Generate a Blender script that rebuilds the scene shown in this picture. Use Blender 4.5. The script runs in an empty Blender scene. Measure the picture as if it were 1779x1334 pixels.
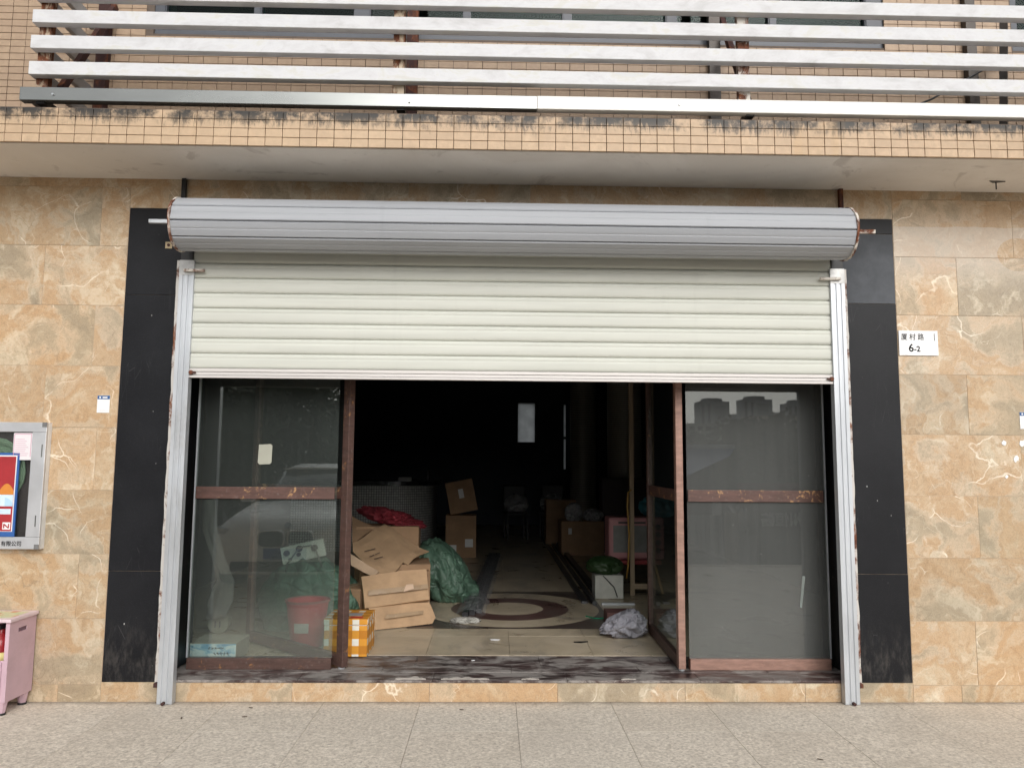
import bpy, bmesh, math, random
from mathutils import Vector, Matrix, noise
random.seed(7)
SC = bpy.context.scene
COL = SC.collection
rad = math.radians

# ------------------------------------------------------------------ camera, sky, sun, exposure
CAM = Vector((-0.1267, -4.9868, 1.5012)); PIT, YAW, ROL, FPX = 0.1025, -0.0226, 0.0076, 1325.0
_ex = Vector((math.cos(YAW), math.sin(YAW), 0)); _fy = Vector((-math.sin(YAW), math.cos(YAW), 0)); _uz = Vector((0, 0, 1))
_fw = _fy * math.cos(PIT) + _uz * math.sin(PIT); _up = _uz * math.cos(PIT) - _fy * math.sin(PIT)
RIGHT = _ex * math.cos(ROL) + _up * math.sin(ROL); UP = _up * math.cos(ROL) - _ex * math.sin(ROL)
cd = bpy.data.cameras.new('camera'); cam = bpy.data.objects.new('camera', cd); COL.objects.link(cam)
cd.sensor_width = 36; cd.lens = FPX / 1779 * 36; cd.clip_start = 0.05; cd.clip_end = 5000
cam.matrix_world = Matrix(((RIGHT.x, UP.x, -_fw.x, CAM.x), (RIGHT.y, UP.y, -_fw.y, CAM.y), (RIGHT.z, UP.z, -_fw.z, CAM.z), (0, 0, 0, 1)))
SC.camera = cam
W = bpy.data.worlds.new('World'); SC.world = W; W.use_nodes = True
SUN_EL, SUN_ROT = rad(31), rad(166)
_n = W.node_tree.nodes; _l = W.node_tree.links
sky = _n.new('ShaderNodeTexSky'); sky.sky_type = 'NISHITA'; sky.sun_disc = False; sky.sun_elevation = SUN_EL; sky.sun_rotation = SUN_ROT
sky.air_density = 1.0; sky.dust_density = 4.0; sky.ozone_density = 1.0
hs = _n.new('ShaderNodeHueSaturation'); hs.inputs['Saturation'].default_value = 0.16
_l.new(sky.outputs[0], hs.inputs['Color']); _l.new(hs.outputs[0], _n['Background'].inputs[0]); _n['Background'].inputs[1].default_value = 0.15
sd = bpy.data.lights.new('sun', 'SUN'); sd.energy = 1.1; sd.angle = rad(42); sd.color = (1, 0.97, 0.93)
sun = bpy.data.objects.new('sun', sd); COL.objects.link(sun)
sun.rotation_euler = Vector((-math.sin(SUN_ROT) * math.cos(SUN_EL), -math.cos(SUN_ROT) * math.cos(SUN_EL), -math.sin(SUN_EL))).to_track_quat('-Z', 'Y').to_euler()
SC.view_settings.view_transform = 'Standard'; SC.view_settings.look = 'None'; SC.view_settings.gamma = 1
SC.view_settings.exposure = -0.05
SC.render.engine = 'CYCLES'
SC.cycles.use_denoising = True
SC.cycles.max_bounces = 10; SC.cycles.transparent_max_bounces = 24; SC.cycles.diffuse_bounces = 5; SC.cycles.sample_clamp_indirect = 6
SC.cycles.caustics_reflective = False; SC.cycles.caustics_refractive = False

def _ray(u, v):
    return _fw + RIGHT * ((u - 889.5) / FPX) - UP * ((v - 667) / FPX)
def PY(u, v, y):
    r = _ray(u, v); return CAM + r * ((y - CAM.y) / r.y)
def PZ(u, v, z):
    r = _ray(u, v); return CAM + r * ((z - CAM.z) / r.z)

# ------------------------------------------------------------------ mesh helpers
class MB:
    def __init__(s): s.bm = bmesh.new()
    def box(s, x0, x1, y0, y1, z0, z1, bev=0, M=None):
        m = Matrix.Translation(((x0 + x1) / 2, (y0 + y1) / 2, (z0 + z1) / 2)) @ Matrix.Diagonal((abs(x1 - x0), abs(y1 - y0), abs(z1 - z0), 1))
        if M is not None: m = M @ m
        r = bmesh.ops.create_cube(s.bm, size=1, matrix=m)
        if bev:
            es = list({e for v in r['verts'] for e in v.link_edges})
            bmesh.ops.bevel(s.bm, geom=es, offset=bev, segments=2, affect='EDGES', profile=0.5)
        return s
    def cyl(s, a, b, r0, r1=None, seg=16, cap=True):
        a, b = Vector(a), Vector(b); d = b - a
        m = Matrix.Translation((a + b) / 2) @ d.to_track_quat('Z', 'Y').to_matrix().to_4x4()
        bmesh.ops.create_cone(s.bm, cap_ends=cap, segments=seg, radius1=r0, radius2=r0 if r1 is None else r1, depth=d.length, matrix=m)
        return s
    def bar(s, a, b, w, h, up=(0, 0, 1)):
        a, b = Vector(a), Vector(b); d = (b - a); L = d.length; d.normalize()
        u = Vector(up); u = (u - d * u.dot(d)); 
        if u.length < 1e-4: u = Vector((0, 1, 0)) - d * d.y
        u.normalize(); c = d.cross(u)
        m = Matrix(((c.x, u.x, d.x, (a.x + b.x) / 2), (c.y, u.y, d.y, (a.y + b.y) / 2), (c.z, u.z, d.z, (a.z + b.z) / 2), (0, 0, 0, 1)))
        bmesh.ops.create_cube(s.bm, size=1, matrix=m @ Matrix.Diagonal((w, h, L, 1))); return s
    def tube(s, pts, r, seg=8):
        pts = [Vector(p) for p in pts]; rings = []
        for i, p in enumerate(pts):
            t = (pts[min(i + 1, len(pts) - 1)] - pts[max(i - 1, 0)]).normalized()
            a = t.orthogonal() if i == 0 else (pa - t * pa.dot(t)); a.normalize(); pa = a; b = t.cross(a)
            rr = r[i] if isinstance(r, (list, tuple)) else r
            rings.append([s.bm.verts.new(p + (a * math.cos(q) + b * math.sin(q)) * rr) for q in [2 * math.pi * k / seg for k in range(seg)]])
        for A, B in zip(rings, rings[1:]):
            for k in range(seg): s.bm.faces.new((A[k], A[(k + 1) % seg], B[(k + 1) % seg], B[k]))
        s.bm.faces.new(list(reversed(rings[0]))); s.bm.faces.new(rings[-1]); return s
    def prism(s, poly, axis, a, b):
        """poly: 2-D points; axis x: (y,z), y: (x,z), z: (x,y)"""
        f = {'x': lambda p, t: (t, p[0], p[1]), 'y': lambda p, t: (p[0], t, p[1]), 'z': lambda p, t: (p[0], p[1], t)}[axis]
        A = [s.bm.verts.new(f(p, a)) for p in poly]; B = [s.bm.verts.new(f(p, b)) for p in poly]; n = len(poly)
        s.bm.faces.new(A); s.bm.faces.new(list(reversed(B)))
        for k in range(n): s.bm.faces.new((A[k], B[k], B[(k + 1) % n], A[(k + 1) % n]))
        return s
    def lathe(s, prof, c, seg=24, wob=None, cap=True):
        rings = []
        for r, z in prof:
            rings.append([s.bm.verts.new((c[0] + r * math.cos(q) * (wob(q, z) if wob else 1), c[1] + r * math.sin(q) * (wob(q, z) if wob else 1), c[2] + z)) for q in [2 * math.pi * k / seg for k in range(seg)]])
        for A, B in zip(rings, rings[1:]):
            for k in range(seg): s.bm.faces.new((A[k], A[(k + 1) % seg], B[(k + 1) % seg], B[k]))
        if cap: s.bm.faces.new(list(reversed(rings[0]))); s.bm.faces.new(rings[-1])
        return s
    def quad(s, *p): s.bm.faces.new([s.bm.verts.new(q) for q in p]); return s
    def mesh(s, name, smooth=False, angle=None):
        bmesh.ops.recalc_face_normals(s.bm, faces=s.bm.faces[:])
        me = bpy.data.meshes.new(name); s.bm.to_mesh(me); s.bm.free()
        if smooth:
            me.polygons.foreach_set('use_smooth', [True] * len(me.polygons))
            if angle: me.set_sharp_from_angle(angle=rad(angle))
        return me
    def obj(s, name, mat, parent=None, smooth=False, angle=None, **kw):
        return put(name, s.mesh(name, smooth, angle), mat, parent, **kw)

def put(name, me, mat, parent=None, loc=None, label=None, cat=None, group=None, kind=None, origin=True):
    o = bpy.data.objects.new(name, me); COL.objects.link(o)
    if mat is not None:
        if not me.materials: me.materials.append(mat)
    if loc is not None: o.location = loc
    elif origin and me.vertices:      # put the origin at the piece's own centre
        xs = [v.co for v in me.vertices]
        c = Vector([(min(p[i] for p in xs) + max(p[i] for p in xs)) / 2 for i in range(3)])
        me.transform(Matrix.Translation(-c)); o.location = c
    if parent is not None:
        wl = o.location.copy(); o.parent = parent
        o.location = base(parent).inverted() @ wl
    tag(o, label, cat, group, kind); return o
def base(o):
    m = Matrix.Translation(o.location) @ o.rotation_euler.to_matrix().to_4x4()
    return base(o.parent) @ m if o.parent else m
def tag(o, label=None, cat=None, group=None, kind=None):
    for k, v in (('label', label), ('category', cat), ('group', group), ('kind', kind)):
        if v: o[k] = v
def thing(name, loc, label, cat, group=None):
    o = bpy.data.objects.new(name, None); COL.objects.link(o); o.location = loc; o.empty_display_size = 0.1
    tag(o, label, cat, group); return o
def text(name, body, mat, parent, loc, size, rot=(math.pi / 2, 0, 0), bold=0.0, align='LEFT', sx=1.0):
    cu = bpy.data.curves.new(name, 'FONT'); cu.body = body; cu.size = size; cu.align_x = align; cu.offset = bold; cu.extrude = 0.0004; cu.resolution_u = 3
    t = bpy.data.objects.new(name + '_tmp', cu); COL.objects.link(t)
    bpy.context.view_layer.update()
    me = bpy.data.meshes.new_from_object(t.evaluated_get(bpy.context.evaluated_depsgraph_get())); me.name = name
    bpy.data.objects.remove(t)
    me.materials.clear()
    me.transform(Matrix.Translation(loc) @ Matrix.Rotation(rot[2], 4, 'Z') @ Matrix.Rotation(rot[0], 4, 'X') @ Matrix.Diagonal((sx, 1, 1, 1)))
    return put(name, me, mat, parent)
def fold(p, seed, f):
    """crease-like displacement: ridged noise"""
    q = p * f + Vector((seed * 3.1, seed * 7.7, seed * 1.9)); v = 0; a = 1
    for k in range(3):
        w = noise.noise(q); v += a * (1 - math.sqrt(w * w + 0.012) * 2.2); q = q * 2.0; a *= 0.30
    return v
def blob(c, r, seed, amp=0.12, f=3.0, sub=5, floor=None, shape=None, stretch=(1, 1, 1), sharp=1.0):
    bm = bmesh.new(); bmesh.ops.create_icosphere(bm, subdivisions=sub, radius=1)
    for v in bm.verts:
        p = v.co.copy()
        n = p.normalized()
        q = Vector((p.x * stretch[0], p.y * stretch[1], p.z * stretch[2]))
        d = amp * (fold(q, seed, f) - 0.8)
        p = p + n * d
        if shape: p = shape(p)
        v.co = Vector((c[0] + p.x * r[0], c[1] + p.y * r[1], c[2] + p.z * r[2]))
        if floor is not None and v.co.z < floor: v.co.z = floor + 0.002 * noise.noise(p * 5)
    m = MB(); m.bm.free(); m.bm = bm; return m

# ------------------------------------------------------------------ materials
class NT:
    def __init__(s, name):
        s.m = bpy.data.materials.new(name); s.m.use_nodes = True; s.t = s.m.node_tree; s.b = s.t.nodes['Principled BSDF']; s.out = s.t.nodes['Material Output']
    def n(s, typ, **kw):
        x = s.t.nodes.new('ShaderNode' + typ)
        for k, v in kw.items(): setattr(x, k, v)
        return x
    def put(s, sock, v):
        if hasattr(v, 'is_output') or isinstance(v, bpy.types.NodeSocket): s.t.links.new(v, sock)
        elif v is not None:
            if isinstance(v, (tuple, list)) and len(v) == 3 and sock.type == 'RGBA': v = (*v, 1)
            sock.default_value = v
    def co(s, space='Object', rnd=False, scale=(1, 1, 1), rot=None):
        if space == 'World': c = s.n('NewGeometry').outputs['Position']
        else: c = s.n('TexCoord').outputs[space]
        if rnd:
            r = s.n('ObjectInfo').outputs['Random']
            cx = s.n('CombineXYZ'); 
            for i, k in enumerate((37.0, 91.0, 53.0)): s.put(cx.inputs[i], s.math('MULTIPLY', r, k))
            c = s.vmath('ADD', c, cx.outputs[0])
        if scale != (1, 1, 1) or rot:
            mp = s.n('Mapping'); mp.inputs['Scale'].default_value = scale
            if rot: mp.inputs['Rotation'].default_value = rot
            s.put(mp.inputs[0], c); c = mp.outputs[0]
        return c
    def math(s, op, a, b=None, c=None, clamp=False):
        x = s.n('Math', operation=op); x.use_clamp = clamp
        for i, v in enumerate((a, b, c)):
            if v is not None: s.put(x.inputs[i], v)
        return x.outputs[0]
    def vmath(s, op, a, b):
        x = s.n('VectorMath', operation=op); s.put(x.inputs[0], a)
        if op == 'SCALE': s.put(x.inputs['Scale'], b)
        else: s.put(x.inputs[1], b)
        return x.outputs[0]
    def noise(s, co, scale, detail=4, rough=0.55, dist=0, out=0):
        x = s.n('TexNoise'); s.put(x.inputs['Vector'], co)
        for k, v in (('Scale', scale), ('Detail', detail), ('Roughness', rough), ('Distortion', dist)): x.inputs[k].default_value = v
        return x.outputs[out]
    def vor(s, co, scale, feature='F1', out=0):
        x = s.n('TexVoronoi', feature=feature); s.put(x.inputs['Vector'], co); x.inputs['Scale'].default_value = scale; return x.outputs[out]
    def ramp(s, f, stops):
        x = s.n('ValToRGB'); e = x.color_ramp.elements
        while len(e) < len(stops): e.new(0.5)
        for el, (p, c) in zip(e, stops): el.position = p; el.color = (*c, 1) if isinstance(c, (tuple, list)) else (c, c, c, 1)
        s.put(x.inputs[0], f); return x.outputs[0]
    def step(s, f, a, b):
        x = s.n('MapRange'); x.interpolation_type = 'SMOOTHSTEP'; s.put(x.inputs[0], f); x.inputs[1].default_value = a; x.inputs[2].default_value = b; return x.outputs[0]
    def mix(s, f, a, b, mode='MIX'):
        x = s.n('Mix', data_type='RGBA', blend_type=mode); s.put(x.inputs[0], f); s.put(x.inputs[6], a); s.put(x.inputs[7], b); return x.outputs[2]
    def sep(s, c):
        x = s.n('SeparateXYZ'); s.put(x.inputs[0], c); return x.outputs
    def bump(s, h, strength=0.3, dist=0.01):
        x = s.n('Bump'); x.inputs['Strength'].default_value = strength; x.inputs['Distance'].default_value = dist; s.put(x.inputs['Height'], h); s.put(s.b.inputs['Normal'], x.outputs[0])
    def fin(s, col=None, rough=None, metal=None, spec=None):
        if col is not None: s.put(s.b.inputs['Base Color'], col)
        if rough is not None: s.put(s.b.inputs['Roughness'], rough)
        if metal is not None: s.put(s.b.inputs['Metallic'], metal)
        if spec is not None: s.put(s.b.inputs['Specular IOR Level'], spec)
        return s.m
def sc3(c, k): return tuple(min(1, x * k) for x in c)
def plain(name, col, rough=0.6, metal=0.0, var=0.12, scale=6, bump=0.15, bs=60, spec=None, stretch=(1, 1, 1), dirt=None, rnd=True):
    t = NT(name); c = t.co(rnd=rnd, scale=stretch)
    n = t.noise(c, scale, 6, 0.6)
    cc = t.mix(t.step(n, 0.3, 0.7), sc3(col, 1 - var), sc3(col, 1 + var))
    if dirt:
        cc = t.mix(t.math('MULTIPLY', t.step(t.noise(c, scale * 0.6, 8, 0.7, 0.4), 0.52, 0.72), dirt[1]), cc, dirt[0])
    if bump: t.bump(t.noise(c, bs, 4), bump, 0.004)
    return t.fin(cc, t.math('MULTIPLY_ADD', n, 0.25, rough - 0.12, clamp=True), metal, spec)

def marble_mat(name, dusty=False, gain=1.04):
    t = NT(name); c = t.co(rnd=True)
    w = t.vmath('SCALE', t.vmath('SUBTRACT', t.noise(c, 3.0, 5, 0.6, 0, 1), (0.5, 0.5, 0.5)), 0.42)
    cw = t.vmath('ADD', c, w)
    n1 = t.noise(cw, 1.7, 8, 0.60, 0.9)
    base_ = t.ramp(n1, [(0.30, (0.385, 0.325, 0.25)), (0.42, (0.485, 0.40, 0.30)), (0.48, (0.62, 0.49, 0.37)), (0.53, (0.565, 0.385, 0.245)), (0.60, (0.595, 0.44, 0.305)), (0.68, (0.68, 0.58, 0.45)), (0.8, (0.78, 0.70, 0.58))])
    n2 = t.noise(cw, 38, 9, 0.8, 0.8); n4 = t.noise(cw, 11, 9, 0.75, 1.2)
    base_ = t.mix(0.6, base_, t.ramp(n2, [(0.30, 0.42), (0.46, 0.86), (0.7, 1.0)]), 'MULTIPLY')
    base_ = t.mix(0.55, base_, t.ramp(n4, [(0.32, (0.62, 0.56, 0.48)), (0.48, (0.95, 0.94, 0.92)), (0.7, (1, 1, 1))]), 'MULTIPLY')
    base_ = t.mix(0.35, base_, t.ramp(t.noise(c, 130, 4, 0.7), [(0.34, 0.35), (0.5, 0.95), (0.66, 1.0)]), 'MULTIPLY')
    wisp = t.math('MULTIPLY', t.step(t.noise(cw, 3.0, 10, 0.70, 1.6), 0.51, 0.67), 0.62)
    base_ = t.mix(wisp, base_, (0.70, 0.625, 0.51))
    w2 = t.vmath('SCALE', t.vmath('SUBTRACT', t.noise(c, 2.6, 2, 0.5, 0, 1), (0.5, 0.5, 0.5)), 0.55)
    cv = t.vmath('ADD', t.vmath('ADD', c, w2), t.vmath('SCALE', t.vmath('SUBTRACT', t.noise(c, 22, 4, 0.6, 0, 1), (0.5, 0.5, 0.5)), 0.03))
    ed = t.vor(cv, 2.3, 'DISTANCE_TO_EDGE'); mask = t.step(t.noise(c, 3.0, 4), 0.50, 0.60)
    wid = t.math('MULTIPLY_ADD', t.noise(c, 7, 3), 0.03, -0.004)
    vein = t.math('MULTIPLY', t.math('SUBTRACT', 1.0, t.math('DIVIDE', ed, wid, clamp=True)), mask)
    base_ = t.mix(t.math('MULTIPLY', vein, 0.85), base_, (0.88, 0.82, 0.72))
    ed2 = t.vor(t.vmath('ADD', cv, (5.3, 2.2, 9.1)), 6.5, 'DISTANCE_TO_EDGE'); m2 = t.step(t.noise(c, 4.0, 4), 0.50, 0.60)
    crack = t.math('MULTIPLY', t.math('SUBTRACT', 1.0, t.step(ed2, 0.001, 0.012)), m2)
    base_ = t.mix(t.math('MULTIPLY', crack, 0.4), base_, (0.80, 0.73, 0.61))
    ed3 = t.vor(t.vmath('ADD', cv, (1.7, 8.2, 3.1)), 4.0, 'DISTANCE_TO_EDGE'); m3 = t.step(t.noise(c, 5.0, 4), 0.55, 0.62)
    base_ = t.mix(t.math('MULTIPLY', t.math('MULTIPLY', t.math('SUBTRACT', 1.0, t.step(ed3, 0.001, 0.010)), m3), 0.55), base_, (0.26, 0.20, 0.14))
    r = t.n('ObjectInfo').outputs['Random']
    base_ = t.mix(1.0, base_, t.ramp(r, [(0, (0.80 * gain, 0.79 * gain, 0.76 * gain)), (0.2, (1.0 * gain, 0.95 * gain, 0.89 * gain)), (0.4, (0.84 * gain, 0.84 * gain, 0.81 * gain)), (0.6, (0.98 * gain, 0.90 * gain, 0.81 * gain)), (0.8, (0.90 * gain, 0.87 * gain, 0.83 * gain)), (1, (1.0 * gain, 0.98 * gain, 0.96 * gain))]), 'MULTIPLY')
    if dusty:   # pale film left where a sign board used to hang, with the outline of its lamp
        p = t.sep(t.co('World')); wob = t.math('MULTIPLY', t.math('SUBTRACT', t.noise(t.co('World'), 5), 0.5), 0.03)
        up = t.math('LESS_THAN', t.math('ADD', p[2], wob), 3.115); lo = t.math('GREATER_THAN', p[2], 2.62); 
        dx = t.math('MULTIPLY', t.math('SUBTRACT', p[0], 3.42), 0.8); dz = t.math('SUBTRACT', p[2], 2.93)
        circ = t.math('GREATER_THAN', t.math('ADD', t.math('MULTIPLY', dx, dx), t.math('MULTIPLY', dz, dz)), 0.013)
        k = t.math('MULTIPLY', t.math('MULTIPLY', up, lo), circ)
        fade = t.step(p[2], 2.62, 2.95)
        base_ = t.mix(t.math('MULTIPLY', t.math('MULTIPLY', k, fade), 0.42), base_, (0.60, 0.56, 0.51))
    hsv = t.n('HueSaturation'); hsv.inputs['Saturation'].default_value = 1.0; hsv.inputs['Hue'].default_value = 0.506; t.put(hsv.inputs['Color'], base_); base_ = hsv.outputs[0]
    t.bump(n2, 0.05, 0.002)
    return t.fin(base_, t.math('MULTIPLY_ADD', n2, 0.22, 0.26), 0, 0.42)
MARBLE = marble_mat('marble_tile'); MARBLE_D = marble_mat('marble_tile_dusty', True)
def granite_mat(name, col=(0.007, 0.0075, 0.0095), dust=0.0):
    t = NT(name); c = t.co('World')
    sp = t.step(t.vor(c, 170), 0.28, 0.1)
    cc = t.mix(t.math('MULTIPLY', sp, 0.22), col, (0.09, 0.09, 0.10))
    st = t.vor(t.co('World', scale=(1, 1, 0.55)), 26); sm = t.step(t.noise(c, 7, 3), 0.58, 0.66)
    cc = t.mix(t.math('MULTIPLY', t.math('MULTIPLY', t.math('LESS_THAN', st, 0.085), sm), 0.8), cc, (0.5, 0.5, 0.48))
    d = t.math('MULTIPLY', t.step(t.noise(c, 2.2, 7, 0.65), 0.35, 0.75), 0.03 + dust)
    cc = t.mix(d, cc, (0.20, 0.21, 0.23))
    pz = t.sep(c)[2]; low = t.math('MULTIPLY', t.math('SUBTRACT', 1.0, t.step(pz, 0.12, 0.6)), t.step(t.noise(t.co('World', scale=(3, 3, 1)), 6, 8, 0.75), 0.45, 0.7)); cc = t.mix(t.math('MULTIPLY', low, 0.22), cc, (0.22, 0.20, 0.18))
    scr = t.math('MULTIPLY', t.math('LESS_THAN', t.vor(t.co('World', scale=(9, 9, 1), rot=(0, 0.5, 0)), 3.0, 'DISTANCE_TO_EDGE'), 0.006), t.step(t.noise(c, 3, 3), 0.55, 0.62)); cc = t.mix(t.math('MULTIPLY', scr, 0.12), cc, (0.25, 0.25, 0.25))
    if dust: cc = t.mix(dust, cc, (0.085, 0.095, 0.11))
    t.bump(t.noise(c, 260, 2), 0.05, 0.001)
    return t.fin(cc, 0.42 + 0.2 * dust, 0, 0.22)
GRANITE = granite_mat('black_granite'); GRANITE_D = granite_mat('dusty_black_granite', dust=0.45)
def paving_mat():
    t = NT('flamed_granite_paving'); c = t.co(rnd=True)
    n = t.noise(c, 52, 6, 0.8); n2 = t.noise(c, 5, 6, 0.65); v = t.vor(c, 80, out=1)
    g = t.ramp(n, [(0.36, (0.32, 0.285, 0.245)), (0.46, (0.58, 0.53, 0.465)), (0.55, (0.74, 0.685, 0.61)), (0.66, (0.92, 0.87, 0.79))])
    vs = t.n('SeparateColor'); t.put(vs.inputs[0], v)
    g = t.mix(0.32, g, t.ramp(vs.outputs[0], [(0, (0.36, 0.33, 0.295)), (0.5, (0.64, 0.59, 0.525)), (1, (0.88, 0.83, 0.75))]))
    g = t.mix(t.math('MULTIPLY', t.step(n2, 0.42, 0.75), 0.4), g, (0.52, 0.475, 0.42))
    wv = t.co('World'); st = t.step(t.noise(wv, 1.1, 8, 0.66, 0.6), 0.48, 0.72)
    g = t.mix(t.math('MULTIPLY', st, 0.30), g, (0.42, 0.375, 0.325))
    r = t.n('ObjectInfo').outputs['Random']; g = t.mix(1.0, g, t.ramp(r, [(0, (0.97, 0.945, 0.905)), (1, (1.0, 0.985, 0.955))]), 'MULTIPLY')
    ny = t.sep(wv)[1]; dirt = t.math('MULTIPLY', t.step(t.math('ADD', ny, t.math('MULTIPLY', t.noise(wv, 9, 6, 0.7), 0.12)), -0.02, 0.06), 0.6); g = t.mix(dirt, g, (0.17, 0.145, 0.12))
    sp2 = t.math('MULTIPLY', t.math('LESS_THAN', t.vor(wv, 3.1), 0.045), t.step(t.noise(wv, 2.2, 2), 0.45, 0.6)); g = t.mix(t.math('MULTIPLY', sp2, 0.45), g, (0.14, 0.125, 0.115))
    t.bump(n, 0.5, 0.004)
    return t.fin(g, 0.8, 0, 0.3)
PAVE = paving_mat()
def facing_mat(name, cols, stain=0.0, z0=3.42, z1=3.575):
    t = NT(name); r = t.n('ObjectInfo').outputs['Random']; c = t.co(rnd=True); wp = t.co('World')
    n = t.noise(c, 18, 7, 0.65)
    cc = t.ramp(r, [(0, cols[0]), (0.5, cols[1]), (1, cols[2])])
    cc = t.mix(t.step(n, 0.3, 0.75), sc3(cols[0], 0.92), cc)
    big = t.noise(wp, 0.9, 5); cc = t.mix(t.math('MULTIPLY', t.step(big, 0.45, 0.7), 0.3), cc, cols[3])
    if stain:
        p = t.sep(wp)
        run = t.noise(t.co('World', scale=(34, 34, 9)), 1.0, 9, 0.8, 0.6); blot = t.noise(wp, 3.4, 7, 0.7)
        h = t.step(p[2], z0, z1 + 0.02)
        amt = t.math('MULTIPLY', t.math('MULTIPLY', t.step(t.math('MULTIPLY_ADD', h, 0.32, run), 0.58, 0.72), t.step(blot, 0.40, 0.54)), t.step(p[2], z0 - 0.06, z1))
        cc = t.mix(t.math('MULTIPLY', amt, stain), cc, (0.035, 0.033, 0.03))
        rust = t.math('MULTIPLY', t.step(t.noise(t.co('World', scale=(4, 4, 0.5)), 1.0, 3), 0.6, 0.75), 0.35)
        cc = t.mix(rust, cc, (0.50, 0.30, 0.10))
    t.bump(n, 0.2, 0.002)
    return t.fin(cc, 0.5, 0, 0.4)
FACING = facing_mat('stained_facing_tile', [(0.50, 0.36, 0.235), (0.56, 0.40, 0.26), (0.59, 0.43, 0.28), (0.60, 0.45, 0.30)], 1.0)
UPTILE = facing_mat('upper_wall_tile', [(0.40, 0.285, 0.195), (0.43, 0.31, 0.21), (0.46, 0.335, 0.225), (0.36, 0.255, 0.18)])
MORTAR = plain('dark_mortar', (0.13, 0.10, 0.08), 0.9, scale=20)
GROUT = plain('tile_grout', (0.46, 0.36, 0.26), 0.9, scale=20)
BED = plain('paving_joint_bed', (0.34, 0.31, 0.27), 0.95, scale=30)
def soffit_mat():
    t = NT('painted_plaster_soffit'); c = t.co('World'); n = t.noise(c, 1.6, 7, 0.6, 0.5); n2 = t.noise(c, 9, 6, 0.7)
    cc = t.mix(t.step(n, 0.35, 0.7), (0.70, 0.665, 0.62), (0.79, 0.76, 0.72)); cc = t.mix(t.math('MULTIPLY', t.step(n2, 0.58, 0.75), 0.35), cc, (0.42, 0.38, 0.34))
    cc = t.mix(t.math('MULTIPLY', t.step(t.noise(c, 2.6, 5, 0.6, 1.0), 0.60, 0.68), 0.4), cc, (0.36, 0.32, 0.29))
    t.bump(n2, 0.12, 0.01); return t.fin(cc, 0.85)
SOFFIT = soffit_mat()
def slat_mat():
    t = NT('weathered_white_aluminium'); c = t.co('World', scale=(1.0, 3, 2)); n = t.noise(c, 4.0, 8, 0.68, 0.4); n2 = t.noise(t.co('World', scale=(1, 1, 6)), 6, 6, 0.7)
    cc = t.ramp(n, [(0.30, (0.50, 0.50, 0.50)), (0.43, (0.60, 0.60, 0.61)), (0.54, (0.66, 0.665, 0.68)), (0.62, (0.62, 0.615, 0.58)), (0.75, (0.62, 0.64, 0.70))])
    cc = t.mix(t.math('MULTIPLY', t.step(n2, 0.60, 0.74), 0.25), cc, (0.42, 0.41, 0.40))
    return t.fin(cc, t.math('MULTIPLY_ADD', n, 0.3, 0.40), 0.0, 0.3)
SLATM = slat_mat()
STEEL = plain('dull_grey_steel', (0.20, 0.21, 0.20), 0.36, 0.75, 0.2, 2.0, 0.08, 20, stretch=(0.3, 1, 1))
ZINC = plain('galvanised_steel', (0.50, 0.525, 0.555), 0.38, 0.35, 0.12, 5, 0.1, 40, stretch=(1, 1, 0.3), dirt=((0.30, 0.29, 0.27), 0.5))
BRIGHT = plain('bright_bar', (0.80, 0.79, 0.76), 0.5, 0.0, 0.06, 3, 0.05, 20)
DARKST = plain('black_painted_steel', (0.02, 0.02, 0.021), 0.5, 0, 0.3, 10)
def rust_mat(name, paint, amount):
    t = NT(name); c = t.co('World', scale=(1, 1, 0.5)); n = t.noise(c, 9, 9, 0.72, 0.6); n2 = t.noise(c, 40, 6, 0.7)
    rr = t.ramp(n2, [(0.3, (0.045, 0.018, 0.012)), (0.55, (0.17, 0.06, 0.03)), (0.75, (0.33, 0.13, 0.05))])
    cc = t.mix(t.step(n, 0.5 - amount * 0.25, 0.62 - amount * 0.25), paint, rr)
    t.bump(n2, 0.35, 0.003); return t.fin(cc, 0.75, 0, 0.25)
RUSTY = rust_mat('rusted_post', (0.55, 0.45, 0.33), 0.35); RUSTD = rust_mat('dark_rusted_post', (0.06, 0.03, 0.028), 0.1); RUSTO = rust_mat('rusty_white_paint', (0.68, 0.64, 0.58), 0.15)
BRONZE = plain('bronze_tube', (0.05, 0.042, 0.036), 0.4, 0.4, 0.3, 8)
def shutter_mat(name, col, metal):
    t = NT(name); c = t.co('World', scale=(0.35, 1, 7)); n = t.noise(c, 2.5, 8, 0.65); st = t.noise(t.co('World', scale=(5, 1, 0.35)), 1.4, 6, 0.65)
    cc = t.mix(t.step(n, 0.3, 0.7), sc3(col, 0.93), sc3(col, 1.05)); cc = t.mix(t.math('MULTIPLY', t.step(st, 0.55, 0.78), 0.18), cc, sc3(col, 0.62))
    sm = t.step(t.noise(t.co('World'), 7, 8, 0.7, 0.8), 0.66, 0.74); cc = t.mix(t.math('MULTIPLY', sm, 0.25), cc, sc3(col, 0.55))
    return t.fin(cc, t.math('MULTIPLY_ADD', n, 0.2, 0.42), metal, 0.35)
CREAM = shutter_mat('cream_shutter_paint', (0.575, 0.585, 0.53), 0.0)
SILVER = shutter_mat('grey_lilac_shutter_paint', (0.37, 0.385, 0.41), 0.0)
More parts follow.
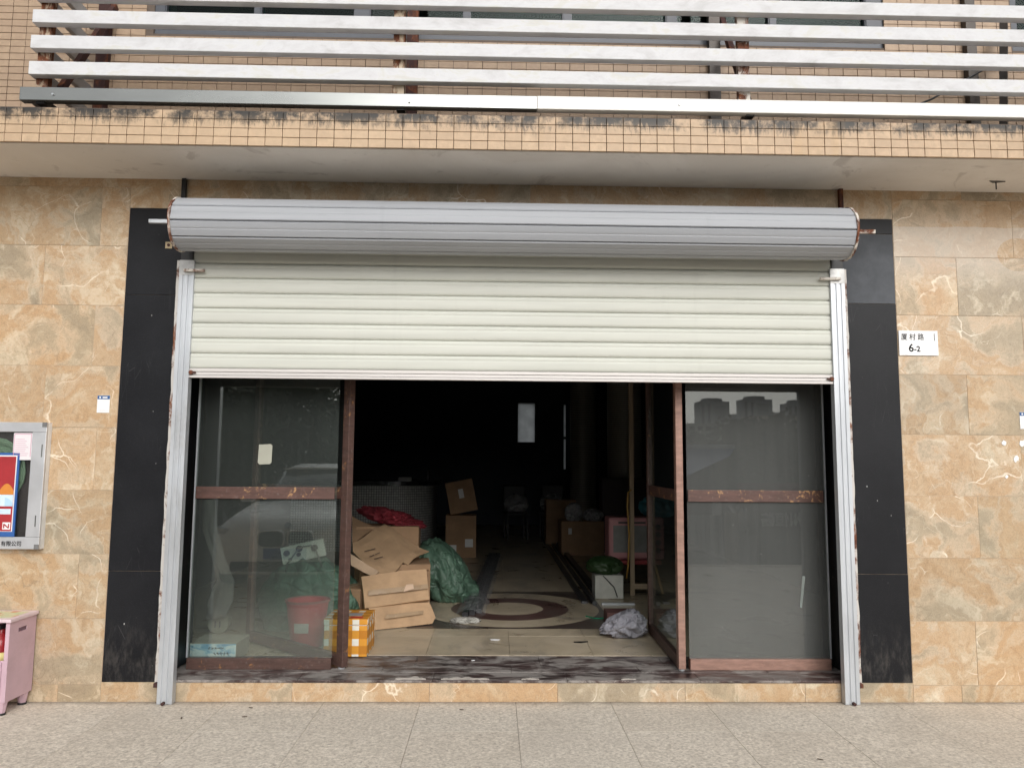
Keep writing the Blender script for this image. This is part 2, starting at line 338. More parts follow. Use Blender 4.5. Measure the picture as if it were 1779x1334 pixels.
def worn_mat(name, col, under, amt):
    t = NT(name); c = t.co('World'); n = t.noise(c, 14, 9, 0.75, 0.5); cs = t.co('World', scale=(1, 1, 4)); f = t.noise(cs, 9, 8, 0.7)
    cc = t.mix(t.step(f, 0.35, 0.7), sc3(col, 0.75), sc3(col, 1.2)); cc = t.mix(t.step(n, 0.66 - amt, 0.72 - amt), cc, under)
    d = t.math('MULTIPLY', t.step(t.noise(c, 45, 5, 0.7), 0.55, 0.75), 0.3); cc = t.mix(d, cc, (0.30, 0.27, 0.25))
    t.bump(n, 0.15, 0.002); return t.fin(cc, 0.5, 0, 0.4)
BROWN = worn_mat('worn_brown_frame', (0.085, 0.047, 0.038), (0.26, 0.13, 0.055), 0.07)
BARM = worn_mat('peeling_brown_bar', (0.10, 0.052, 0.042), (0.42, 0.24, 0.11), 0.10)
SALMON = worn_mat('faded_salmon_frame', (0.31, 0.18, 0.14), (0.18, 0.09, 0.07), 0.05)
def glass_mat(name, tint, dust, dcol, streak=0.5, refl=1.0):
    t = NT(name); t.t.nodes.remove(t.b); c = t.co('World')
    tr = t.n('BsdfTransparent'); t.put(tr.inputs[0], tint); gl = t.n('BsdfGlossy'); gl.inputs['Roughness'].default_value = 0.008; t.put(gl.inputs[0], (0.95, 0.97, 0.96))
    fr = t.n('Fresnel'); bf = t.n('NewGeometry').outputs['Backfacing']; t.put(fr.inputs[0], t.math('SUBTRACT', 1.5, t.math('MULTIPLY', bf, 1.5 - 1 / 1.5)))
    m1 = t.n('MixShader'); t.put(m1.inputs[0], t.math('MULTIPLY', fr.outputs[0], refl)); t.put(m1.inputs[1], tr.outputs[0]); t.put(m1.inputs[2], gl.outputs[0])
    df = t.n('BsdfDiffuse'); t.put(df.inputs[0], dcol)
    run = t.noise(t.co('World', scale=(42, 42, 1.1)), 1.0, 5, 0.6); cl = t.noise(c, 2.3, 6, 0.6); p = t.sep(c)
    low = t.math('SUBTRACT', 1.0, t.step(p[2], 0.2, 1.1))
    sp = t.math('MULTIPLY', t.math('LESS_THAN', t.vor(t.co('World', scale=(1, 1, 0.7)), 24), 0.05), t.step(t.noise(c, 5, 2), 0.56, 0.6))
    d = t.math('MULTIPLY', t.math('ADD', t.math('MULTIPLY_ADD', t.step(run, 0.35, 0.75), streak, 0.6), t.math('MULTIPLY_ADD', cl, 0.5, t.math('MULTIPLY', low, 0.35))), dust)
    d = t.math('ADD', d, t.math('MULTIPLY', sp, 0.5), clamp=True)
    m2 = t.n('MixShader'); t.put(m2.inputs[0], d); t.put(m2.inputs[1], m1.outputs[0]); t.put(m2.inputs[2], df.outputs[0])
    t.put(t.out.inputs[0], m2.outputs[0]); return t.m
GLASS_L = glass_mat('dusty_glass', (0.90, 0.94, 0.92), 0.038, (0.42, 0.46, 0.44), 0.3, 2.0)
GLASS_R = glass_mat('dust_coated_glass', (0.55, 0.58, 0.56), 0.135, (0.46, 0.47, 0.46), 0.2, 1.5)
GLASS_D = glass_mat('door_glass', (0.88, 0.92, 0.91), 0.016, (0.42, 0.45, 0.44), 0.3)
GLASS_U = glass_mat('green_window_glass', (0.42, 0.60, 0.57), 0.004, (0.2, 0.26, 0.25), 0.3, 0.22)
GLASS_C = glass_mat('clean_glass', (0.9, 0.93, 0.92), 0.004, (0.4, 0.4, 0.4), 0.2)

# ------------------------------------------------------------------ the setting: ground and pavement
m = MB(); ys = [1500, -5.9, -9, -14, -40, -1500]; zs = [-0.06, -0.12, -0.7, -2.0, -2.05, -2.2]
for (a, b, za, zb) in zip(ys, ys[1:], zs, zs[1:]): m.quad((-1500, a, za), (1500, a, za), (1500, b, zb), (-1500, b, zb))
bmesh.ops.remove_doubles(m.bm, verts=m.bm.verts[:], dist=1e-4)
m.obj('ground', plain('asphalt_ground', (0.075, 0.073, 0.07), 0.9, scale=0.4, bs=15), kind='structure', origin=False)
m = MB(); X0, X1, YS = -4.776, 4.824, -2.33
m.box(X0, X1, YS, 0.3, -0.05, -0.014)
for (a, b, c, d) in ((-25, X0, -5.9, 0.3), (X1, 25, -5.9, 0.3), (X0, X1, -5.9, YS)): m.box(a, b, c, d, -0.05, 0)
m.box(-25, 25, -6.02, -5.9, -0.14, 0.012)
pavement = m.obj('pavement', BED, kind='structure', origin=False)
pavement.data.materials.append(PAVE)
for p in pavement.data.polygons:
    if p.index >= 6: p.material_index = 1
slab = {}
rows = [(-0.525, 0.0), (-1.125, -0.525), (-1.725, -1.125), (-2.33, -1.725)]
for j, (ya, yb) in enumerate(rows):
    for i in range(16):
        x = X0 + 0.6 * i
        key = round(yb - ya, 3)
        if key not in slab: slab[key] = MB().box(-0.2988, 0.2988, -(yb - ya) / 2 + 0.0012, (yb - ya) / 2 - 0.0012, -0.03, 0).mesh('paving_slab')
        o = put('paving_slab', slab[key], PAVE, pavement, loc=(x + 0.3, (ya + yb) / 2, random.uniform(-0.0004, 0.0004)))
# grit along the foot of the wall and a few scraps on the slabs
litter = plain('dry_litter', (0.09, 0.065, 0.045), 0.9)
for li, (u, v) in enumerate(((1080 / 2.541, 1080 + 421 / 2.541), (802, 1080 + 455 / 2.965), (315, 1248), (1425, 1320), (436, 1230))):
    q = PZ(u, v, 0.0); bmx = MB()
    a = random.uniform(0, 6)
    bmx.prism([(0.016 * math.cos(a), 0.016 * math.sin(a)), (0.005 * math.cos(a + 1.5), 0.005 * math.sin(a + 1.5)), (-0.014 * math.cos(a), -0.014 * math.sin(a)), (0.004 * math.cos(a - 1.6), 0.004 * math.sin(a - 1.6))], 'z', 0.0015, 0.005)
    o = bmx.obj('dead_leaf', litter, label=['tiny dark leaf scrap on the paving below the left glass', 'tiny dark leaf scrap on the paving below the door centre', 'tiny dark leaf scrap on the paving right of the left rail foot', 'dark leaf scrap on the paving nearest the lower right', 'tiny dark leaf scrap on the paving close to the step'][li], cat='leaf', group='dry leaf scraps on the paving'); o.location += Vector((q.x, q.y, 0.002))

# ------------------------------------------------------------------ the building
bld = thing('building', (0, 0, 0), 'two storey shop building faced in marble and small tan tiles', 'building')
XL = 2.565; OX = 2.2; TOP = 3.40
m = MB(); m.box(-8, -2.23, 0.0022, 0.5, -0.06, 3.45); m.box(2.23, 8, 0.0022, 0.5, -0.06, 3.45); m.box(-2.23, 2.23, 0.0022, 0.5, 2.72, 3.45)
wall = m.obj('ground_floor_wall', GROUT, bld, origin=False)
tile_me = {}
def stone(x0, x1, z0, z1, par, mat, name='stone_tile', y0=0.0, y1=0.02, gap=0.0010):
    dy = random.uniform(-0.0012, 0.0012)
    key = (name, round(x1 - x0, 4), round(z1 - z0, 4), mat.name)
    if key not in tile_me:
        w, h = (x1 - x0) / 2 - gap, (z1 - z0) / 2 - gap
        tile_me[key] = MB().box(-w, w, 0, y1 - y0 - 0.0005, -h, h, 0.0008).mesh(name)
    return put(name, tile_me[key], mat, par, loc=((x0 + x1) / 2, y0 + dy, (z0 + z1) / 2))
for side in (-1, 1):
    for k in range(9):
        z0 = 0.105 + 0.4 * k; z1 = min(z0 + 0.4, 3.372)
        if z1 - z0 < 0.03: continue
        if side < 0:   # joints measured on the photograph
            j = -3.10 - (0.45 if k % 2 else 0.0) + (0.06 if k in (3, 4) else 0)
            xs = sorted({-2.566, *[j + 0.8 * q for q in range(-3, 2) if j + 0.8 * q < -2.62], -4.9})
        else:
            j = 2.99 + (0.37 if k % 2 else 0.0) + 0.03 * ((k * 7) % 3)
            xs = sorted({2.566, *[j + 0.8 * q for q in range(-1, 4) if j + 0.8 * q > 2.62], 4.9})
        xs = [x for x in xs if -4.95 < x < 4.95]
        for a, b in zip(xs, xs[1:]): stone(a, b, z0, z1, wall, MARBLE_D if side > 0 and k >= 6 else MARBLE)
xs = [-2.566, -2.19, -1.5, -0.72, 0.1, 0.9, 1.7, 2.19, 2.566]      # strip above the granite surround
for a, b in zip(xs, xs[1:]): stone(a, b, 3.165, 3.372, wall, MARBLE)
for a, b in ((-4.9, -4.1), (-4.1, -3.3), (-3.3, -2.83), (-2.83, -2.566), (-2.566, -2.17), (2.17, 2.566), (2.566, 2.88), (2.88, 3.6), (3.6, 4.4)):
    stone(a, b, 0.0, 0.105 if abs((a + b) / 2) > 2.566 else 0.12, wall, MARBLE, 'plinth_tile')
# granite surround and reveals
for s in (-1, 1):
    zz = [0.12, 0.655, 1.62, 2.60, 3.165] if s > 0 else [0.12, 0.78, 1.72, 2.60, 3.165]
    zz = [0.12, 0.80, 2.58, 3.165]
    for a, b in zip(zz, zz[1:]):
        x0, x1 = sorted((s * 2.2, s * 2.563))
        if s > 0 and a > 2.5:
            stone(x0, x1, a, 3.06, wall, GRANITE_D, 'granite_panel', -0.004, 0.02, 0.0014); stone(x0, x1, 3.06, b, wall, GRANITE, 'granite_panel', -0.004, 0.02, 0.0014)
        else: stone(x0, x1, a, b, wall, GRANITE, 'granite_panel', -0.004, 0.02, 0.0014)
    for a, b in ((0.135, 0.80), (0.80, 2.72)):
        x0, x1 = sorted((s * 2.203, s * 2.228)); MB().box(x0, x1, 0.0215, 0.5, a + 0.001, b, 0.001).obj('reveal_panel', GRANITE, wall)
MB().box(-2.2, 2.2, -0.004, 0.0205, 2.60, 3.163, 0.001).obj('granite_panel', GRANITE, wall)
# door step: marble riser and dark red threshold strips
RED = None
def redmarble():
    t = NT('dark_red_marble'); c = t.co('World'); w = t.vmath('ADD', c, t.vmath('SCALE', t.noise(c, 4, 4, 0.6, 0, 1), 0.3))
    ed = t.vor(w, 5, 'DISTANCE_TO_EDGE'); ve = t.math('MULTIPLY', t.math('SUBTRACT', 1, t.step(ed, 0.002, 0.02)), t.step(t.noise(c, 5), 0.48, 0.6))
    cc = t.mix(t.step(t.noise(w, 6, 7, 0.65), 0.35, 0.65), (0.030, 0.018, 0.018), (0.075, 0.048, 0.045)); cc = t.mix(t.math('MULTIPLY', ve, 0.6), cc, (0.35, 0.30, 0.28))
    du = t.step(t.noise(t.co('World', scale=(0.7, 1.6, 1)), 5.5, 9, 0.74, 0.6), 0.42, 0.60); cc = t.mix(t.math('MULTIPLY', du, 0.75), cc, (0.36, 0.335, 0.31))
    n = t.noise(c, 30, 5); return t.fin(cc, t.math('MULTIPLY_ADD', du, 0.4, 0.3), 0, 0.4)
RED = redmarble()
step = MB().box(-2.2, 2.2, 0.0025, 0.62, -0.06, 0.115).obj('door_step', MORTAR, bld)
xs = [-2.17, -1.38, -0.52, 0.29, 1.10, 1.87, 2.17]
for a, b in zip(xs, xs[1:]): stone(a, b, 0.0, 0.117, step, MARBLE, 'riser_tile')
for (ya, yb, off, dz) in ((-0.006, 0.175, 0.0, 0), (0.178, 0.335, 0.35, 0.0015), (0.338, 0.612, 0.15, -0.001)):
    x = -2.2 - off
    while x < 2.2:
        a, b = max(x, -2.2), min(x + 0.85, 2.2)
        if b - a > 0.02: MB().box(a + 0.001, b - 0.001, ya, yb, 0.1185, 0.134 + dz, 0.002).obj('threshold_strip', RED, step)
        x += 0.85
# broken mortar along the front edge of the threshold
chip = plain('pale_mortar_crumbs', (0.50, 0.46, 0.41), 0.95, scale=30, bump=0.5)
for (u0, u1, w) in ((690, 742, 0.05), (768, 850, 0.045), (905, 935, 0.03), (1075, 1100, 0.02)):
    a, b = PZ(u0, 1172, 0.136), PZ(u1, 1172, 0.136); pts = []
    n = 14
    for k in range(n + 1): pts.append((a.x + (b.x - a.x) * k / n, 0.008 + random.uniform(0, 0.008)))
    for k in range(n, -1, -1): pts.append((a.x + (b.x - a.x) * k / n, 0.008 + w * random.uniform(0.35, 1.0) * (0.35 + math.sin(math.pi * k / n))))
    MB().prism(pts, 'z', 0.1345, 0.1385).obj('mortar_patch', chip, step)
# canopy slab with facing tiles
CF = -0.585
can = MB().box(-8, 8, CF + 0.016, 0.10, 3.3725, 3.585).obj('canopy', MORTAR, bld, origin=False)
MB().box(-8, 8, CF + 0.03, 0.0225, 3.366, 3.3722).obj('soffit_plaster', SOFFIT, can, origin=False)
def soft(name, w, h, d): return MB().box(-w / 2, w / 2, 0, d, -h / 2, h / 2, 0.0015).mesh(name)
fm = soft('facing_tile', 0.0985, 0.0505, 0.016)
x_first = PY(600 + 33 / 2.965, 200, CF).x
for r in range(4):
    for k in range(-26, 48):
        x = x_first + 0.102 * (k + 0.5)
        if abs(x) > 3.45: continue
        put('facing_tile', fm, FACING, can, loc=(x, CF + random.uniform(-0.0012, 0.0012), 3.3625 + 0.0535 * (r + 0.5)))
m = MB()
for r in range(4):
    for s in (-1, 1):
        for k in range(50):
            x = x_first + 0.102 * (k + 0.5 + (34 if s > 0 else -71)) 
            if abs(x) > 3.45 and abs(x) < 7.9: m.box(x - 0.049, x + 0.049, CF, CF + 0.016, 3.3625 + 0.0535 * r + 0.0015, 3.3625 + 0.0535 * (r + 1) - 0.0015)
m.obj('facing_tiles', FACING, can, kind='stuff', origin=False)
# upper wall
UY = 0.10; WX0, WX1, WZ = -2.53, 2.625, 4.452
m = MB(); m.box(-8, 8, UY + 0.008, 0.45, 3.585, WZ); m.box(-8, WX0, UY + 0.008, 0.45, WZ, 6.6); m.box(WX1, 3.55, UY + 0.008, 0.45, WZ, 6.6); m.box(4.6, 8, UY + 0.008, 0.45, WZ, 6.6); m.box(WX0, WX1, UY + 0.008, 0.45, 5.9, 6.6); m.box(3.55, 4.6, UY + 0.008, 0.45, 5.9, 6.6)
upw = m.obj('upper_wall', MORTAR, bld, origin=False)
um = soft('wall_tile', 0.098, 0.0455, 0.0085)
SL = [(3.613, 3.699), (3.771, 3.862), (3.935, 4.026), (4.099, 4.188), (4.254, 4.345), (4.42, 4.51)]
cand = []; rest = []
for r in range(31):
    z = 3.60 + 0.049 * (r + 0.5)
    for k in range(-62, 63):
        x = 0.102 * k + 0.02
        if z > WZ - 0.02 and (WX0 - 0.04 < x < WX1 + 0.04 or x > 3.5): continue
        t_ = (-0.585 - CAM.y) / (UY - CAM.y); zc = CAM.z + (z - CAM.z) * t_; xc = CAM.x + (x - CAM.x) * t_
        hid = zc < 3.59 or z > 5.0 or abs(x) > 3.9 or (xc > -2.93 and any(a - 0.004 < zc < b for a, b in SL))
        (rest if hid else cand).append((x, z, xc))
random.shuffle(cand); cand.sort(key=lambda q: q[2] > -2.93)
for (x, z, _) in cand[:300]: put('wall_tile', um, UPTILE, upw, loc=(x, UY + random.uniform(-0.0008, 0.0008), z))
m = MB()
for (x, z, _) in cand[300:] + rest: m.box(x - 0.049, x + 0.049, UY, UY + 0.0085, z - 0.0227, z + 0.0227)
m.obj('wall_tiles', UPTILE, upw, kind='stuff', origin=False)
# upper windows
FRM = plain('grey_blue_aluminium', (0.075, 0.082, 0.098), 0.45, 0.0, 0.12, 6); BLIND = plain('pale_green_blind', (0.34, 0.58, 0.50), 0.7, scale=3)
win = MB().box(WX0, WX1, 0.30, 0.34, WZ, WZ + 0.035).box(WX0, WX1, 0.13, 0.22, WZ + 0.001, WZ + 0.06).obj('window', FRM, bld)
edges = [268, 290, 442, 455, 615, 644, 804, 818, 976, 993, 1155, 1175, 1333, 1347, 1500, 1533]
xe = [PY(u, 60, 0.15).x for u in edges]
for i in range(0, 16, 2):
    MB().box(xe[i], xe[i + 1], 0.125, 0.20, WZ + 0.06, 5.9).box(xe[i] + 0.008, xe[i + 1] - 0.008, 0.117, 0.125, WZ + 0.06, 5.9).obj('mullion', FRM, win)
for i in range(1, 15, 2):
    MB().box(xe[i], xe[i + 1], 0.155, 0.161, WZ + 0.06, 5.9).obj('pane', GLASS_U, win)
    if i >= 7: MB().box(xe[i] + 0.01, xe[i + 1] - 0.01, 0.25, 0.258, WZ + (0.07 if i > 8 else 0.10), WZ + (0.225 if i != 11 else 0.235)).obj('blind', BLIND, win)
    elif i == 5: MB().box(xe[i] + 0.25, xe[i] + 0.32, 0.28, 0.30, WZ + 0.18, WZ + 0.23).obj('paper', BRIGHT, win)
w2 = MB().box(3.555, 3.60, 0.12, 0.2, WZ, 5.9).box(3.60, 4.6, 0.12, 0.2, WZ, WZ + 0.06).obj('window', FRM, bld)
MB().box(3.60, 4.6, 0.155, 0.161, WZ + 0.06, 5.9).obj('pane', GLASS_U, w2)
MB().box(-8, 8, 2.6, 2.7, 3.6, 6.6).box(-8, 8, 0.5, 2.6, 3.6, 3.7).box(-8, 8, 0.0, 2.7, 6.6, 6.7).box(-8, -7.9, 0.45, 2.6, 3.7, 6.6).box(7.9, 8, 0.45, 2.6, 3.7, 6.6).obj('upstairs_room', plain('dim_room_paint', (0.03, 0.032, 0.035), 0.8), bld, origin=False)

# ------------------------------------------------------------------ the shop's inside: walls, floor, ceiling
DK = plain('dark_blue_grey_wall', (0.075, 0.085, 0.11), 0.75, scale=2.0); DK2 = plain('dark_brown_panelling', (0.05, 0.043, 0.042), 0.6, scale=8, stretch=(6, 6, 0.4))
RX, RY, CZ = 3.3, 12.0, 3.34
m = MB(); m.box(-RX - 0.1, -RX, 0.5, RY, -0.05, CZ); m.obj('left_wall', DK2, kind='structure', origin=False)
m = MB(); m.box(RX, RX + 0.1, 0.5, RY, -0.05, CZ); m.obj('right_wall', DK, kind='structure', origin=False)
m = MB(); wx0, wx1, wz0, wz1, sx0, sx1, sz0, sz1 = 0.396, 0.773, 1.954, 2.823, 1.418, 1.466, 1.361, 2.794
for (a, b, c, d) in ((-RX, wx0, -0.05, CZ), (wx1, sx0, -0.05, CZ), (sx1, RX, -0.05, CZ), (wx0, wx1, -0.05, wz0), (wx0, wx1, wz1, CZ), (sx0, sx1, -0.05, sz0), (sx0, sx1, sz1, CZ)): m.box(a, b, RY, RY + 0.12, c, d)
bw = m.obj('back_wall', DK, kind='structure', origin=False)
t = NT('frosted_pane'); t.t.nodes.remove(t.b); tl = t.n('BsdfTranslucent'); t.put(tl.inputs[0], t.mix(t.step(t.noise(t.co('World'), 6, 6), 0.3, 0.7), (0.66, 0.67, 0.66), (0.78, 0.79, 0.78))); t.put(t.out.inputs[0], tl.outputs[0]); FROST = t.m
wn = MB().box(wx0 - 0.05, wx0, RY - 0.02, RY + 0.02, wz0 - 0.05, wz1 + 0.05).box(wx1, wx1 + 0.05, RY - 0.02, RY + 0.02, wz0 - 0.05, wz1 + 0.05).box(wx0, wx1, RY - 0.02, RY + 0.02, wz0 - 0.05, wz0).box(wx0, wx1, RY - 0.02, RY + 0.02, wz1, wz1 + 0.05).obj('window_frame', DARKST, bw)
MB().box(wx0, wx1, RY + 0.05, RY + 0.054, wz0, wz1).obj('pane', FROST, bw)
MB().box(sx0, sx1, RY + 0.05, RY + 0.054, sz0, sz1).obj('pane', FROST, bw); MB().box(sx0, sx1, RY + 0.0, RY + 0.04, 2.03, 2.08).obj('window_bar', DARKST, bw)
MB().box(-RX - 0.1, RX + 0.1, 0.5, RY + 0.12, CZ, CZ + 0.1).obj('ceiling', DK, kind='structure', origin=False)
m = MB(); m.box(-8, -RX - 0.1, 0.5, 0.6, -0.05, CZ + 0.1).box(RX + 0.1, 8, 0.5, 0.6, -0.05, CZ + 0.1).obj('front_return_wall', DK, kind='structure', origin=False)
def floor_mat(name, cols, dust=0.3):
    t = NT(name); c = t.co('World'); n = t.noise(c, 3, 7, 0.62, 0.6); cc = t.ramp(n, [(0.3, cols[0]), (0.5, cols[1]), (0.7, cols[2])])
    s = t.step(t.noise(t.co('World', scale=(1, 0.7, 1)), 2.2, 8, 0.7, 0.8), 0.46, 0.66); cc = t.mix(t.math('MULTIPLY', s, dust), cc, (0.16, 0.145, 0.125))
    return t.fin(cc, t.math('MULTIPLY_ADD', n, 0.3, 0.16), 0, 0.45)
FLOORM = floor_mat('beige_floor_tile', [(0.36, 0.30, 0.215), (0.47, 0.395, 0.285), (0.53, 0.45, 0.34)], 0.5)
INL_R = floor_mat('red_brown_inlay', [(0.07, 0.035, 0.032), (0.11, 0.06, 0.052), (0.14, 0.085, 0.075)], 0.35); INL_D = floor_mat('dark_brown_inlay', [(0.05, 0.036, 0.032), (0.075, 0.055, 0.048), (0.09, 0.07, 0.06)], 0.35)
FZ = 0.135
fl = MB().box(-RX, RX, 0.62, RY, -0.05, 0.118).box(-RX, RX, 6.62, RY, 0.118, FZ).box(-RX, -2.4, 0.62, 6.62, 0.118, FZ).box(2.4, RX, 0.62, 6.62, 0.118, FZ).obj('shop_floor', FLOORM, kind='structure', origin=False)
ft = MB().box(-0.299, 0.299, -0.299, 0.299, -0.016, 0, 0.001).mesh('floor_tile')
for i in range(8):
    for j in range(10): put('floor_tile', ft, FLOORM, fl, loc=(-2.1 + 0.6 * i, 0.92 + 0.6 * j, FZ + random.uniform(-0.0005, 0.0005)))
def disc(r0, r1, z, mat, name, cx=0.035, cy=2.36, n=64):
    m = MB(); b = m.bm
    A = [b.verts.new((cx + r1 * math.cos(2 * math.pi * k / n), cy + r1 * math.sin(2 * math.pi * k / n), z)) for k in range(n)]
    if r0:
        B = [b.verts.new((cx + r0 * math.cos(2 * math.pi * k / n), cy + r0 * math.sin(2 * math.pi * k / n), z)) for k in range(n)]
        for k in range(n): b.faces.new((A[k], A[(k + 1) % n], B[(k + 1) % n], B[k]))
    else: b.faces.new(A)
    return m.obj(name, mat, fl)
m = MB(); h = 0.87; n = 16; cx, cy = 0.035, 2.36
for q in range(4):
    pts = [(cx + h * math.cos(math.pi / 2 * q + math.pi / 4) * 2 ** .5, cy + h * math.sin(math.pi / 2 * q + math.pi / 4) * 2 ** .5)] + [(cx + 0.832 * math.cos(math.pi / 2 * (q + 1 - k / n)), cy + 0.832 * math.sin(math.pi / 2 * (q + 1 - k / n))) for k in range(n + 1)]
    a0, a1 = math.pi / 2 * q, math.pi / 2 * (q + 1)
    pts.insert(0, (cx + h * math.cos(a0), cy + h * math.sin(a0))); pts.insert(2, (cx + h * math.cos(a1), cy + h * math.sin(a1)))
    MB().quad(*[(x, y, FZ + 0.003) for x, y in pts]).obj('corner_inlay', INL_D, fl)
m.bm.free()
disc(0.552, 0.83, FZ + 0.003, FLOORM, 'ring_inlay'); disc(0.312, 0.55, FZ + 0.003, INL_R, 'ring_inlay'); disc(0, 0.31, FZ + 0.003, FLOORM, 'disc_inlay')
for (x0, x1, y0, y1) in ((-2.3, 2.3, 3.25, 3.30),): MB().quad((x0, y0, FZ + 0.003), (x1, y0, FZ + 0.003), (x1, y1, FZ + 0.003), (x0, y1, FZ + 0.003)).obj('inlay_strip', INL_D, fl)
# round columns
MOS = None
def mosaic(name, col, sc=38, gap=0.12):
    t = NT(name); c = t.co('UV') if False else t.co('World'); n = t.noise(c, 1.5, 5); b = t.n('TexBrick'); 
    p = t.sep(t.co('Object')); ang = t.math('ARCTAN2', p[1], p[0]); cx = t.n('CombineXYZ'); t.put(cx.inputs[0], t.math('MULTIPLY', ang, 0.9)); t.put(cx.inputs[1], p[2]); t.put(b.inputs['Vector'], cx.outputs[0])
    b.offset = 0; b.inputs['Scale'].default_value = sc; b.inputs['Brick Width'].default_value = 1; b.inputs['Row Height'].default_value = 1; b.inputs['Mortar Size'].default_value = gap
    t.put(b.inputs['Color1'], (*col, 1)); t.put(b.inputs['Color2'], (*sc3(col, 0.8), 1)); t.put(b.inputs['Mortar'], (*sc3(col, 0.25), 1))
    cc = t.mix(t.step(n, 0.4, 0.7), b.outputs[0], sc3(col, 0.6)); return t.fin(cc, 0.35, 0, 0.5)
COLM = mosaic('mosaic_column_cladding', (0.62, 0.58, 0.50), 30)
MB().cyl((1.58, 9.7, FZ), (1.58, 9.7, CZ), 0.25, seg=40).obj('column', COLM, smooth=True, angle=40, label='far round mosaic clad column beside the back window slit', cat='column')
MB().cyl((2.02, 7.6, FZ), (2.02, 7.6, CZ), 0.28, seg=40).obj('column', COLM, smooth=True, angle=40, label='nearer round mosaic clad column half hidden by the right door', cat='column')

# ------------------------------------------------------------------ roller shutter
sh = thing('roller_shutter', (0, -0.03, 0), 'cream roller shutter half lowered over the shop entrance, grey coil above', 'shutter')
SY = -0.034
def slat_prof():
    P = [(0.000, 0.004), (0.003, -0.001), (0.008, -0.0065), (0.020, -0.0090), (0.040, -0.0098), (0.056, -0.0092), (0.062, -0.0085), (0.066, -0.0068), (0.069, -0.0068), (0.073, -0.0082), (0.081, -0.0088), (0.089, -0.0072), (0.0955, -0.002), (0.0985, 0.004)]
    return [(SY + y, z) for z, y in P] + [(SY + 0.007, z) for z, y in reversed(P)]
sp = MB().prism([(y - SY, z) for y, z in slat_prof()], 'x', -2.135, 2.135).mesh('slat', True, 50)
for k in range(11): put('slat', sp, CREAM, sh, loc=(0, SY + random.uniform(-0.0008, 0.0008), 2.092 + 0.0995 * k))
bb = MB().box(-2.135, 2.135, -0.052, -0.024, 2.030, 2.046, 0.002).box(-2.135, 2.135, -0.046, -0.024, 2.048, 2.068, 0.002).box(-2.135, 2.135, -0.050, -0.024, 2.070, 2.0905, 0.002).obj('bottom_bar', shutter_mat('bottom_bar_paint', (0.60, 0.575, 0.555), 0.2), sh)
for s in (-1, 1): MB().box(s * 2.055, s * 2.095, -0.062, -0.0525, 2.058, 2.068).cyl((s * 2.085, -0.064, 2.063), (s * 2.085, -0.0525, 2.063), 0.014).obj('bolt', RUSTD, bb)
CY, CZc, R = -0.235, 2.982, 0.166
coil = MB().cyl((-2.115, CY, CZc), (2.115, CY, CZc), R - 0.022, seg=40).obj('coil', SILVER, sh, smooth=True, angle=40)
NF = 10
for k in range(NF):
    a0 = 2 * math.pi * (k + 0.03) / NF + 0.12; a1 = 2 * math.pi * (k + 0.97) / NF + 0.12
    def pt(f, r): a = a0 + (a1 - a0) * f; return (CY + r * math.cos(a), CZc + r * math.sin(a))
    poly = [pt(0, R - 0.018), pt(0.0, R - 0.005), pt(0.05, R), pt(0.30, R - 0.003), pt(0.46, R - 0.004), pt(0.50, R - 0.0055), pt(0.54, R - 0.003), pt(0.75, R - 0.002), pt(0.94, R), pt(1, R - 0.006), pt(1, R - 0.018)]
    MB().prism(poly, 'x', -2.125, 2.125).obj('coil_slat', SILVER, coil, smooth=True, angle=25)
for s in (-1, 1):
    ring = [(CY + (R + 0.006 + 0.003 * math.sin(5 * a)) * math.cos(a), CZc + (R + 0.006 + 0.003 * math.sin(5 * a)) * math.sin(a)) for a in [2 * math.pi * q / 48 for q in range(48)]]
    MB().prism(ring, 'x', s * 2.126, s * 2.140).obj('end_disc', RUSTO, coil)
    MB().box(min(s * 2.14, s * 2.36), max(s * 2.14, s * 2.36), -0.16 - 0.012, -0.16 + 0.012, 3.012, 3.038, 0.003).obj('axle', ZINC if s < 0 else RUSTO, sh)
    MB().bar((s * 2.17, -0.006, 2.86), (s * 2.17, -0.17, 3.01), 0.03, 0.03).box(s * 2.17 - 0.016, s * 2.17 + 0.016, -0.20, -0.005, 2.995, 3.012).obj('bracket', DARKST, sh)
    MB().box(min(s * 2.195, s * 2.222), max(s * 2.195, s * 2.222), -0.03, -0.001, 3.10, 3.365, 0.002).obj('support_strut', DARKST if s < 0 else RUSTD, sh)
